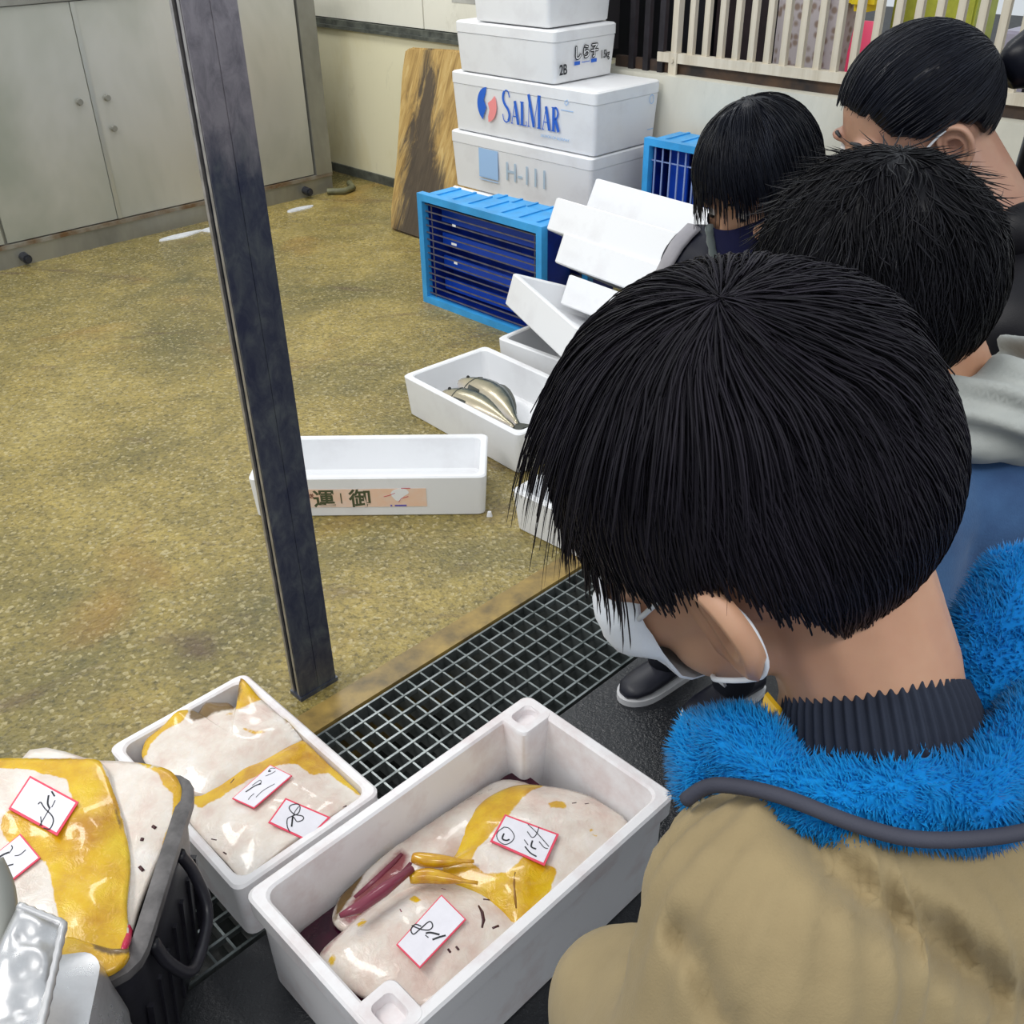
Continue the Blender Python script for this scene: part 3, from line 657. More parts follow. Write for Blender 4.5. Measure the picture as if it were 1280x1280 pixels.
# ================================================================== RAYS, BLACK CRATE, TAGS
def px2(off, sc, pts): return [(off[0] + x / sc, off[1] + y / sc) for x, y in pts]
def sdist(px_, py_, poly):
    """signed distance in pixels, positive inside"""
    inside = False; d = 1e9; n = len(poly)
    for i in range(n):
        x1, y1 = poly[i]; x2, y2 = poly[(i+1) % n]
        if (y1 > py_) != (y2 > py_) and px_ < (x2 - x1) * (py_ - y1) / (y2 - y1) + x1: inside = not inside
        dx, dy = x2 - x1, y2 - y1; t = max(0, min(1, ((px_-x1)*dx + (py_-y1)*dy) / (dx*dx + dy*dy + 1e-9)))
        d = min(d, math.hypot(px_ - x1 - t*dx, py_ - y1 - t*dy))
    return d if inside else -d
SURF = {}
def ray_body(root, name, outline, zb, dome, center=None, masks=None, clamp=None, edge=.014, bumps=(), k=5, rings=22, soft=9.0, seed=0.0, pw=2.6, zfun=None):
    """a soft ray lying at height zb: outline traced at its real height, domed, with a rounded thick margin"""
    ol = [(p.x, p.y) for p in catmull([(x, y, 0) for x, y in outline], k)]
    if center is None: center = (sum(p[0] for p in ol)/len(ol), sum(p[1] for p in ol)/len(ol))
    n = len(ol); vs = []; px_ = []; fs = []
    zz = (lambda x, y: zb) if zfun is None else zfun
    for r in range(rings + 1):
        f = 1 - r / rings; f = 1 - (1 - f) ** 1.0
        for (x, y) in (ol if r < rings else [center]):
            X = center[0] + (x - center[0]) * f; Y = center[1] + (y - center[1]) * f
            p = at(X, Y, zz(X, Y)); h = dome * (1 - f ** pw)
            h += .006 * noise.noise(Vector((p.x * 22, p.y * 22, seed))) * (1 - f ** 4) * (dome / .03)
            for bx, by, br, bh in bumps: h += bh * math.exp(-((X-bx)**2 + (Y-by)**2) / br**2)
            p.z += h; vs.append(p); px_.append((X, Y))
    for r in range(rings - 1):
        for j in range(n): q = (j+1) % n; fs.append((r*n+j, r*n+q, (r+1)*n+q, (r+1)*n+j))
    ci = rings * n
    for j in range(n): fs.append(((rings-1)*n+j, (rings-1)*n+(j+1) % n, ci))
    # rolled margin and underside
    b = len(vs)
    for e, dz in ((1.006, -.35), (1.0, -.75), (.96, -1.0), (.6, -1.0)):
        for (x, y) in ol:
            X = center[0] + (x - center[0]) * e; Y = center[1] + (y - center[1]) * e
            p = at(X, Y, zz(X, Y)); p.z += dz * edge; vs.append(p); px_.append((X, Y))
    prev = 0
    for q_ in range(4):
        st_ = b + q_ * n
        for j in range(n): q = (j+1) % n; fs.append((prev + q, prev + j, st_ + j, st_ + q))
        prev = st_
    fs.append(tuple(prev + j for j in range(n)))
    if clamp:
        s0, s1, t0, t1, zmin = clamp
        for i, p in enumerate(vs):
            s = max(s0, min(s1, p.dot(D1))); t = max(t0, min(t1, p.dot(D2))); vs[i] = ws(s, t, max(p.z, zmin))
    me = bpy.data.meshes.new(name); me.from_pydata([tuple(v) for v in vs], [], fs)
    for nm in ('yellow', 'olive', 'blood'):
        at_ = me.attributes.new(nm, 'FLOAT', 'POINT'); pol = (masks or {}).get(nm, [])
        vals = []
        for (X, Y) in px_:
            d = max([sdist(X, Y, q) for q in pol] + [-1e3]); vals.append(max(0.0, min(1.0, .5 + d / (2 * soft * (1.0 if nm == 'yellow' else 1.8)))))
        at_.data.foreach_set('value', vals)
    fix(me, 180)
    SURF.setdefault(root.name, []).append(BVHTree.FromPolygons([Vector(v) for v in vs], fs))
    return part(name, me, RAY, root, world=True)
def hit(px_, py_, roots):
    o = Vector((0, 0, CAMH)); d = ray_dir(px_, py_).normalized(); best = None
    for r in roots:
        for bv in SURF[r.name]:
            h = bv.ray_cast(o, d)
            if h[0] is not None and (best is None or h[3] < best[3]): best = h
    return best
def mark(root, name, pts, roots, width, m_, lift=.0012):
    """a slit or cut lying on the skin"""
    out = []
    for x, y in pts:
        h = hit(x, y, roots)
        if h: out.append(h[0] + h[1] * lift)
    if len(out) < 2: return
    rad = [width * (.35 + .65 * math.sin(PI * (i + .5) / len(out))) for i in range(len(out))]
    mb = MB().tube(out, rad, 6); part(name, mb.mesh(name, 180), m_, root, world=True)
SLIT = mat('dark_red_slit', (.05, .008, .012), .3)
def price_tag(label, corners, roots, lines, width=.0016):
    """card lying on the fish: corners in order top-left, top-right, bottom-right, bottom-left; lines in 0..1 card units"""
    hs = [hit(x, y, roots) for x, y in corners]; ok = [h for h in hs if h]
    zav = sum(h[0].z for h in ok) / len(ok)
    pts = [h[0].copy() if h else at(x, y, zav) for h, (x, y) in zip(hs, corners)]
    c = sum(pts, Vector()) / 4; nrm = (pts[2] - pts[0]).cross(pts[1] - pts[3]).normalized()
    if nrm.z < 0: nrm = -nrm
    # lift the card until it clears the surface
    lift = 0
    for i in range(7):
        for j in range(7):
            u, v = i / 6, j / 6
            X = (corners[0][0]*(1-u)+corners[1][0]*u)*(1-v) + (corners[3][0]*(1-u)+corners[2][0]*u)*v
            Y = (corners[0][1]*(1-u)+corners[1][1]*u)*(1-v) + (corners[3][1]*(1-u)+corners[2][1]*u)*v
            h = hit(X, Y, roots)
            if h: lift = max(lift, (h[0] - c).dot(nrm))
    c = c + nrm * (lift + .0025)
    q = [at_plane(x, y, c, nrm) for x, y in corners]
    r = thing('price_tag', label, 'price tag', c, group='price tags on the rays')
    def uv(u, v): return (q[0]*(1-u)+q[1]*u)*(1-v) + (q[3]*(1-u)+q[2]*u)*v
    part('card', MB().prism([uv(0,0), uv(1,0), uv(1,1), uv(0,1)], nrm * -.0016, nrm * 0), PINK, r, world=True)
    e = .035; e2 = e * (q[1]-q[0]).length / max((q[3]-q[0]).length, 1e-6)
    face = part('paper_face', MB().prism([uv(e,e2), uv(1-e,e2), uv(1-e,1-e2), uv(e,1-e2)], nrm * .0, nrm * .0007), PAPER, r, world=True)
    mb = MB()
    for ln in lines:
        w_ = width
        if isinstance(ln, tuple): ln, w_ = ln
        pp = [Vector((a, b, 0)) for a, b in ln]; pp = catmull(pp, 4, False) if len(pp) > 2 else pp
        P3 = [uv(p.x, p.y) + nrm * .0009 for p in pp]; L_, R_ = [], []
        for i, p in enumerate(P3):
            tdir = (P3[min(i+1, len(P3)-1)] - P3[max(i-1, 0)]).normalized(); sd = tdir.cross(nrm) * w_ / 2; L_.append(p + sd); R_.append(p - sd)
        mb.loft([[l, rr, rr + nrm*.0004, l + nrm*.0004] for l, rr in zip(L_, R_)])
    part('handwriting', mb, INK, r, world=True)
    return r
def to_card(corners, pts):
    """pixel strokes to card units (affine)"""
    (x0, y0), (x1, y1), _, (x3, y3) = corners; a, b, c, d = x1-x0, x3-x0, y1-y0, y3-y0; det = a*d - b*c
    return [((d*(x-x0) - b*(y-y0)) / det, (-c*(x-x0) + a*(y-y0)) / det) for x, y in pts]

# ---- back foam box with two rays
BB = (.386, .680, 1.044, 1.494); BBH = .14
bbx = foam_box('shallow foam box of rays standing next to the post', gridM((BB[0]+BB[1])/2, (BB[2]+BB[3])/2, 0), BB[1]-BB[0], BB[3]-BB[2], BBH, m_=FOAMW, wall=.018, fl=.02, taper=.008)
z1 = lambda pts: px2((130, 830), 3.657, pts)
CL1 = (BB[0] + .022, BB[1] - .022, BB[2] + .022, BB[3] - .022, .03)
r1 = thing('ray_fish', 'pale ray with curled yellow fins in the box next to the post, farther one', 'ray', ws(.53, 1.36, .03), GROT, group='rays for sale')
ray_body(r1, 'body', z1([(185,440),(180,375),(230,285),(310,222),(385,205),(400,262),(470,190),(560,180),(605,200),(640,90),(720,95),(820,150),(950,225),(945,310),(820,400),(680,480),(540,560),(440,600),(300,540)]), .130, .020, z1([(590,360)])[0],
    {'yellow': [z1([(160,420),(180,360),(240,270),(380,190),(392,250),(370,300),(280,320),(215,370),(190,440)]), z1([(600,240),(625,80),(720,85),(840,150),(965,220),(960,320),(915,300),(900,210),(810,160),(700,195),(640,230)]), z1([(550,270),(600,235),(590,260)]), z1([(640,330),(760,340),(700,360)])],
     'olive': [z1([(390,300),(392,220),(470,175),(560,165),(612,185),(600,225),(520,250),(440,290)]), z1([(600,210),(625,90),(650,95),(632,200)])]}, CL1, seed=1.3,
    bumps=[(z1([(640,120)])[0] + (18, .022)), (z1([(330,240)])[0] + (16, .016)), (z1([(930,240)])[0] + (14, .014)), (z1([(470,195)])[0] + (10, .008))])
part('tail', MB().tube([ws(.655, 1.40, .10), ws(.62, 1.44, .09), ws(.52, 1.462, .08), ws(.43, 1.455, .06)], [.012, .011, .008, .004], 8).mesh('tail', 180), mat('olive_tail', (.13, .08, .02), .3), r1, world=True)
r2 = thing('ray_fish', 'pale ray with yellow rear margin lying under the two tags next to post', 'ray', ws(.53, 1.2, .03), GROT, group='rays for sale')
ray_body(r2, 'body', z1([(385,650),(420,575),(470,548),(560,465),(760,382),(945,310),(1000,350),(1080,460),(1190,605),(1170,760),(1000,900),(800,1000),(670,1010),(540,880),(400,730)]), .122, .022, z1([(780,660)])[0],
    {'yellow': [z1([(400,640),(420,570),(470,535),(560,450),(760,370),(950,295),(1015,345),(1205,610),(1150,600),(1030,520),(950,535),(890,490),(820,495),(740,525),(640,575),(560,620),(450,680)])]}, CL1, seed=4.1)
for pts in ([(578,545),(595,525)], [(1090,655),(1110,650)], [(490,800),(515,805)], [(545,860),(560,870)]): mark(r2, 'gill_slit', z1(pts), [r2], .0022, SLIT)
c = z1([(760,460),(860,510),(685,660),(585,615)]); T = lambda off, sc, pts: px2(off, sc, pts)
zz5 = lambda p: to_card(c, px2((280, 940), 8.533, p))
price_tag('price tag with thin strokes, farther of two on the ray next to post', c, [r1, r2], [(zz5([(230,435),(330,370),(395,350)]), .0022), zz5([(300,365),(380,310),(395,335),(370,350)]), zz5([(340,495),(420,420),(540,350)]), zz5([(260,520),(280,490),(320,455)]), zz5([(440,265),(500,240),(550,210)]), zz5([(470,215),(500,180),(550,180)]), (zz5([(475,212),(500,212)]), .003)], .0010)
c = z1([(830,612),(1035,700),(925,808),(750,725)])
price_tag('price tag with a looped scribble, nearer of two next to the post', c, [r1, r2], [(zz5([(740,860),(700,800),(690,720),(740,690),(800,660),(815,600),(790,560),(720,570),(700,610),(760,670),(850,690),(860,730),(800,750),(750,700),(745,800)]), .0016), (zz5([(745,690),(750,805)]), .0026), zz5([(800,585),(760,650),(740,740)])], .0012)

# ---- front foam box with three rays
FB = (.372, .985, .632, .980); FBH = .212
fb = foam_box('deep foam box in front holding three rays', gridM((FB[0]+FB[1])/2, (FB[2]+FB[3])/2, 0), FB[1]-FB[0], FB[3]-FB[2], FBH, m_=FOAMW, wall=.022, fl=.025, taper=.012, lip=.008, liph=.04)
hx, hy = (FB[1]-FB[0])/2, (FB[3]-FB[2])/2
for sx, sy, wx, wy in ((1, 1, .085, .075), (-1, -1, .075, .085)):
    x0, x1 = (hx - wx, hx - .004) if sx > 0 else (-hx + .004, -hx + wx); y0, y1 = (hy - wy, hy - .004) if sy > 0 else (-hy + .004, -hy + wy)
    e = .017
    blk = MB().loft([rrect(x0 + .006, y0 + .006, x1 - .006, y1 - .006, .014, .03), rrect(x0, y0, x1, y1, .014, FBH - .004), rrect(x0 + .003, y0 + .003, x1 - .003, y1 - .003, .014, FBH + .0006),
                    rrect(x0 + e, y0 + e, x1 - e, y1 - e, .010, FBH + .0006), rrect(x0 + e + .003, y0 + e + .003, x1 - e - .003, y1 - e - .003, .010, FBH - .016)]).mesh('corner_pocket', 40)
    part('corner_pocket', blk, FOAMW, fb)
z6 = lambda pts: px2((280, 850), 2.207, pts)
CL2 = (FB[0] + .036, FB[1] - .036, FB[2] + .036, FB[3] - .036, .03)
bp = thing('blood_pool', 'dark red blood pooled in the left corner of the front box', 'blood', ws(.5, .9, .03), GROT)
part('liquid', MB().loft([rrect(-.09, -.24, .42, .045, .03, .0), rrect(-.09, -.24, .42, .045, .03, .060)]).mesh('pool', 40), mat('dark_blood', (.055, .004, .018), .12, c2=(.022, .002, .012), vscale=20), bp)
r3 = thing('ray_fish', 'ray pressed along the far wall of the front box with reddish vent', 'ray', ws(.7, .9, .03), GROT, group='rays for sale')
ray_body(r3, 'body', z6([(300,660),(318,600),(350,530),(385,475),(440,455),(560,385),(680,318),(770,275),(860,300),(860,380),(760,430),(640,520),(540,590),(450,650),(350,690)]), .105, .022, z6([(600,470)])[0],
    {'olive': [z6([(295,680),(310,600),(345,530),(385,470),(440,452),(425,505),(385,560),(345,630)])],
     'blood': [z6([(310,665),(350,610),(420,545),(490,480),(520,500),(500,560),(420,640),(350,690)])], 'yellow': [z6([(395,500),(440,458),(470,470),(420,520)])]}, CL2, seed=7.7)
for k_, pts in enumerate(([(490,480),(430,540),(360,600)], [(515,505),(470,560),(400,620)])): mark(r3, 'vent_fold', z6(pts), [r3], .006, mat('raw_flesh', (.23, .045, .075), .2))
part('clasper', MB().tube([P(*z6([(520,520)])[0], 1.60), P(*z6([(440,580)])[0], 1.565), P(*z6([(370,630)])[0], 1.535), P(*z6([(320,650)])[0], 1.52)], [.006, .011, .010, .004], 8).mesh('clasper', 180), mat('raw_flesh', (.23, .045, .075), .2), r3, world=True)
for pts in ([(672,330),(685,325)], [(700,318),(712,312)], [(728,305),(740,300)]): mark(r3, 'gill_slit', z6(pts), [r3], .0018, SLIT)
r4 = thing('ray_fish', 'ray with broad yellow patches in the right half of the front box', 'ray', ws(.85, .8, .03), GROT, group='rays for sale')
ray_body(r4, 'body', z6([(870,290),(980,310),(1080,355),(1115,385),(1080,470),(960,580),(830,690),(760,640),(690,590),(640,560),(600,520),(640,480),(640,430),(652,402),(690,368),(740,320),(800,292)]), .118, .030, z6([(850,450)])[0],
    {'yellow': [z6([(590,540),(635,480),(632,400),(690,355),(740,312),(800,285),(890,285),(825,345),(790,395),(745,445),(700,490),(680,520),(720,550),(780,560),(830,515),(890,530),(920,545),(900,600),(830,690),(740,640),(640,580)]), z6([(893,365),(915,358),(945,362),(945,380),(910,385),(895,380)]), z6([(1000,425),(1020,440),(1030,452),(1010,450)])],
     'olive': [z6([(636,475),(640,410),(655,405),(655,440)])]}, CL2, seed=11.2, bumps=[(z6([(700,350)])[0] + (22, .008)), (z6([(780,600)])[0] + (18, .010))])
for pts in ([(520,490),(560,497),(620,500),(690,500)], [(512,548),(560,540),(620,548),(700,560)]):
    q = [P(*z6([p])[0], 1.56) for p in pts]; q = [at(*z6([p])[0], .146) for p in pts]
    part('clasper', MB().tube(catmull(q, 4, False), [.003 + .009 * math.sin(PI * min(1, .12 + i / 11)) ** .6 for i in range(13)], 10).mesh('clasper', 180), mat('yolk_yellow_skin', (.72, .42, .01), .2, c2=(.55, .24, .01), vscale=40, Coat_Weight=.6), r4, world=True)
mark(r4, 'fold', z6([(803,530),(800,560),(803,600),(806,630)]), [r4], .003, mat('deep_yellow_fold', (.28, .13, .01), .3))
for pts in ([(1090,372),(1110,378)], [(960,340),(972,338)], [(995,342),(1006,340)]): mark(r4, 'gill_slit', z6(pts), [r4], .0022, SLIT)
r5 = thing('ray_fish', 'ray lying belly up with its mouth showing in the near front box end', 'ray', ws(.5, .75, .03), GROT, group='rays for sale')
ray_body(r5, 'body', z6([(262,770),(330,690),(410,625),(510,565),(600,556),(720,580),(800,640),(820,700),(720,790),(600,890),(480,900),(350,850)]), .112, .030, z6([(560,720)])[0],
    {'yellow': [z6([(515,625),(530,612),(545,632),(530,645)]), z6([(365,690),(380,668),(400,680),(380,700)]), z6([(285,778),(300,765),(318,785),(300,795)])], 'blood': [z6([(255,760),(330,685),(345,690),(280,770)])]}, CL2, seed=15.5)
mark(r5, 'mouth', z6([(702,622),(712,640),(716,662),(712,684)]), [r5], .0036, SLIT)
for pts in ([(715,605),(740,608)], [(740,685),(758,678)], [(618,742),(625,752)], [(640,735),(648,745)]): mark(r5, 'nostril', z6(pts), [r5], .003, SLIT)
for pts in ([(485,632),(490,640)], [(600,575),(612,578)]): mark(r5, 'blood_fleck', z6(pts), [r5], .002, mat('raw_flesh', (.23, .045, .075), .2))
allf = [r3, r4, r5]
c = z6([(775,370),(924,425),(884,512),(734,445)]); zt = lambda p: to_card(c, px2((600, 1000), 11.636, p))
price_tag('price tag with a circled mark on the yellow patched ray', c, allf, [zt([(350,400),(250,480),(260,580),(360,640),(460,600),(500,520),(430,420),(350,400)]), (zt([(350,490),(325,560),(380,585),(430,570)]), .0026), zt([(700,360),(820,470),(1000,660)]), zt([(860,400),(820,500),(760,540),(690,460)]), zt([(860,595),(930,670),(985,685)]), (zt([(765,580),(745,660),(815,690)]), .0026), (zt([(655,660),(730,740),(820,785)]), .0022), zt([(645,570),(700,640)])], .0013)
c = z6([(600,592),(668,660),(540,795),(475,730)]); zt2 = lambda p: to_card(c, px2((490, 1110), 11.64, p))
price_tag('price tag with a looped 8 on the ray whose mouth shows', c, allf, [(zt2([(280,560),(420,620),(540,630),(590,570),(540,505),(400,620),(310,690),(270,620),(330,545),(420,575)]), .0018), (zt2([(490,680),(560,670),(690,700)]), .0030), (zt2([(590,775),(680,740),(780,710)]), .0030), zt2([(485,705),(530,745)])], .0014)

# ---- black crate with a yellow ray, left edge
cr = thing('black_crate', 'black plastic crate heaped with a yellow ray at the left edge', 'crate', (-.690, .914, 0), math.radians(1.2))
CW, CD, CH = .40, .345, .335
x, y = CW/2, CD/2; tp = .045
rim = MB().loft([rrect(-x, -y, x, y, .05, CH - .022), rrect(-x - .002, -y - .002, x + .002, y + .002, .05, CH - .004), rrect(-x + .004, -y + .004, x - .004, y - .004, .05, CH), rrect(-x + .020, -y + .020, x - .020, y - .020, .04, CH), rrect(-x + .022, -y + .022, x - .022, y - .022, .04, CH - .03), rrect(-x + .01, -y + .01, x - .01, y - .01, .045, CH - .03)], False, False).mesh('rim', 40)
part('rim', rim, GREYRIM, cr)
part('body', MB().loft([rrect(-x + tp, -y + tp, x - tp, y - tp, .04, 0), rrect(-x + tp - .003, -y + tp - .003, x - tp + .003, y - tp + .003, .04, .006), rrect(-x + .012, -y + .012, x - .012, y - .012, .045, CH - .028), rrect(-x + .018, -y + .018, x - .018, y - .018, .045, CH - .028), rrect(-x + tp + .008, -y + tp + .008, x - tp - .008, y - tp - .008, .04, .02)]).mesh('body', 40), BLACKP, cr)
part('handle', MB().tube(catmull([(x - .012, -.085, CH - .05), (x + .000, -.085, CH - .10), (x + .018, -.06, CH - .155), (x + .018, .03, CH - .155), (x + .002, .06, CH - .10), (x - .012, .06, CH - .05)], 5, False), .009, 8).mesh('handle', 180), BLACKP, cr)
for i in range(7):
    yy = -y + .05 + i * (CD - .1) / 6
    part('rib', MB().box((x - tp - .001, yy - .004, .02), (x - tp + .008, yy + .004, .20), Matrix.Translation((x - tp, 0, .02)) @ Matrix.Rotation(math.atan2(tp - .012, CH - .03), 4, 'Y') @ Matrix.Translation((-(x - tp), 0, -.02))), BLACKP, cr)
z5 = lambda pts: px2((0, 830), 2.6667, pts)
def zcrate(off): return lambda X, Y: off + max(0.0, (1060 - Y)) * .00022
r6 = thing('ray_fish', 'pale ray with gill slits along the right side of black crate', 'ray', (-.66, .92, .3), 0, group='rays for sale')
ray_body(r6, 'body', z5([(60,330),(330,322),(470,330),(560,352),(598,395),(602,450),(582,545),(530,640),(470,780),(440,880),(420,970),(360,1030),(200,1040),(60,1000)]), .318, .014, z5([(330,650)])[0],
    {'yellow': [z5([(440,320),(560,345),(615,390),(612,460),(590,560),(545,640),(540,600),(575,520),(580,440),(545,410),(530,370)])], 'blood': [z5([(410,890),(440,870),(440,950),(405,960)])]}, None, seed=21.0, zfun=zcrate(.322))
r7 = thing('ray_fish', 'bright yellow ray folded on top of black crate under two tags', 'ray', (-.7, .92, .3), 0, group='rays for sale')
ray_body(r7, 'body', z5([(-160,330),(0,314),(180,314),(330,322),(375,420),(415,540),(432,660),(420,800),(428,900),(415,960),(360,1005),(230,1030),(60,1040),(-160,1030)]), .342, .020, z5([(140,680)])[0],
    {'yellow': [z5([(-160,310),(0,312),(335,318),(390,450),(440,650),(425,830),(430,960),(400,1010),(300,1035),(245,1000),(215,910),(185,760),(165,690),(90,660),(20,600),(10,550),(60,500),(120,560),(250,480),(230,400),(110,362),(-160,350)])],
     'olive': [z5([(372,440),(395,480),(415,560),(400,570),(385,520)])]}, None, seed=24.0, bumps=[(z5([(330,600)])[0] + (26, .008))], zfun=zcrate(.340))
ray_body(r7, 'fin_fold', z5([(212,915),(300,930),(370,948),(428,950),(415,990),(365,1026),(290,1040),(215,1040)]), .372, .006, None, {'yellow': [z5([(180,880),(460,900),(460,1080),(180,1080)])], 'olive': [z5([(300,925),(440,935),(440,965),(380,985),(320,965)])]}, None, edge=.010, rings=8, k=4, seed=31)  # olive patch paints the dark shade at the fold
mark(r7, 'gash', z5([(425,870),(432,890),(425,920),(412,950)]), [r6, r7], .006, mat('raw_flesh_bright', (.50, .02, .07), .15))
for pts in ([(508,540),(520,548)], [(465,675),(478,690)], [(475,580),(472,590)], [(505,740),(512,750)]): mark(r6, 'gill_slit', z5(pts), [r6, r7], .004, SLIT)
c = z5([(100,372),(262,460),(190,572),(28,482)]); zt3 = lambda p: to_card(c, px2((0, 950), 8.0, p))
price_tag('price tag with a curling signature stroke, upper one on the black crate', c, [r6, r7], [(zt3([(500,490),(480,440),(490,360)]), .0024), (zt3([(385,450),(410,430),(450,490),(520,560),(535,620),(500,690),(440,680)]), .0016), zt3([(500,490),(400,660)]), (zt3([(520,320),(550,370)]), .0022), zt3([(555,410),(520,480)]), zt3([(410,570),(420,660)])], .0012)
c = [(25.6, 1042), (50.6, 1072), (16, 1100), (-9, 1070)]; zt4 = lambda p: to_card(c, px2((0, 950), 8.0, p))
price_tag('price tag cut by the left picture edge on the black crate', c, [r6, r7], [(zt4([(-10,980),(40,950),(90,930)]), .0030), (zt4([(45,1090),(80,1065),(135,1050)]), .0022), zt4([(150,965),(200,955),(260,905)]), zt4([(90,940),(125,890),(115,860)])], .0013)

# ---- silver insulated bag, bottom left corner
SILV = m_steel('crinkled_silver_foil', (.72, .72, .73), .22, .38, (1, 1, 1), (.50, .50, .51), .85, 16)
sb = thing('silver_bag', 'silver foil insulated bag in the lower left picture corner', 'bag', (-.60, .66, 0), math.radians(8))
def puff(x0, y0, x1, y1, z0, z1, r=.03, amp=.006, seed=0):
    rings = []
    N = 14
    for i in range(N + 1):
        z = z0 + (z1 - z0) * i / N; k = .012 * math.sin(PI * i / N)
        ring = rrect(x0 - k, y0 - k, x1 + k, y1 + k, r, z, 6)
        rings.append([p + Vector((noise.noise(p * 18 + Vector((seed, 0, 0))), noise.noise(p * 18 + Vector((0, seed + 5, 0))), 0)) * amp for p in ring])
    c0 = [Vector(((x0+x1)/2, (y0+y1)/2, z1 + .012)) + (p - Vector(((x0+x1)/2, (y0+y1)/2, z1))) * .6 for p in rings[-1]]
    return MB().loft(rings + [c0]).mesh('puff', 60)
part('body', puff(-.16, -.10, .10, .07, 0, .40), SILV, sb)
fl = []
q = [P(22, 1135, 1.10), P(80, 1158, 1.12), P(52, 1290, 1.02), P(-30, 1290, 1.0), P(-40, 1180, 1.05)]
NU, NV = 16, 16
A_, B_, C_, D_ = P(22, 1134, 1.15), P(79, 1157, 1.15), P(48, 1300, 1.02), P(-60, 1300, 1.02)
nrm = (B_ - A_).cross(D_ - A_).normalized(); nrm = -nrm if nrm.y > 0 else nrm
top_, bot_ = [], []
for j in range(NV + 1):
    for i in range(NU + 1):
        u, v = i / NU, j / NV; p = (A_*(1-u)+B_*u)*(1-v) + (D_*(1-u)+C_*u)*v
        pl = .010 * (math.sin(PI * u) * math.sin(PI * min(1, v * 1.2 + .05))) ** .5 if 0 < u < 1 and 0 < v < 1 else 0
        h = pl + .008 * noise.noise(p * 40) * min(1, 6 * min(u, 1 - u, v))
        top_.append(p + nrm * (h + .004)); bot_.append(p - nrm * .004)
fs = []; n1 = NU + 1
for j in range(NV):
    for i in range(NU):
        a = j*n1 + i; fs.append((a, a+1, a+1+n1, a+n1)); b = a + len(top_); fs.append((b+n1, b+1+n1, b+1, b))
edge_i = [i for i in range(n1)] + [j*n1 + NU for j in range(1, NV+1)] + [NV*n1 + i for i in range(NU-1, -1, -1)] + [j*n1 for j in range(NV-1, 0, -1)]
for a, b in zip(edge_i, edge_i[1:] + edge_i[:1]): fs.append((b, a, a + len(top_), b + len(top_)))
flap = part('flap', MB().add(top_ + bot_, fs).mesh('flap', 60), SILV, sb, world=True)
seam = [p + nrm * .004 for p in [A_*(1-u)+B_*u for u in [k/10 for k in range(10)]] + [B_*(1-v)+C_*v for v in [k/16 for k in range(17)]]]
part('seam_binding', MB().tube(seam, [.0045 + .0012 * (i % 2) for i in range(len(seam))], 6).mesh('seam', 180), mat('silver_binding', (.62, .62, .63), .35, .6), flap, world=True)
part('side_tube', MB().tube(catmull([P(-22, 1085, 1.17), P(-8, 1120, 1.165), P(-6, 1180, 1.15), P(-14, 1280, 1.10)], 4, False), .024, 10).mesh('tube', 180), mat('grey_green_foil', (.36, .37, .34), .55, .2), sb, world=True)

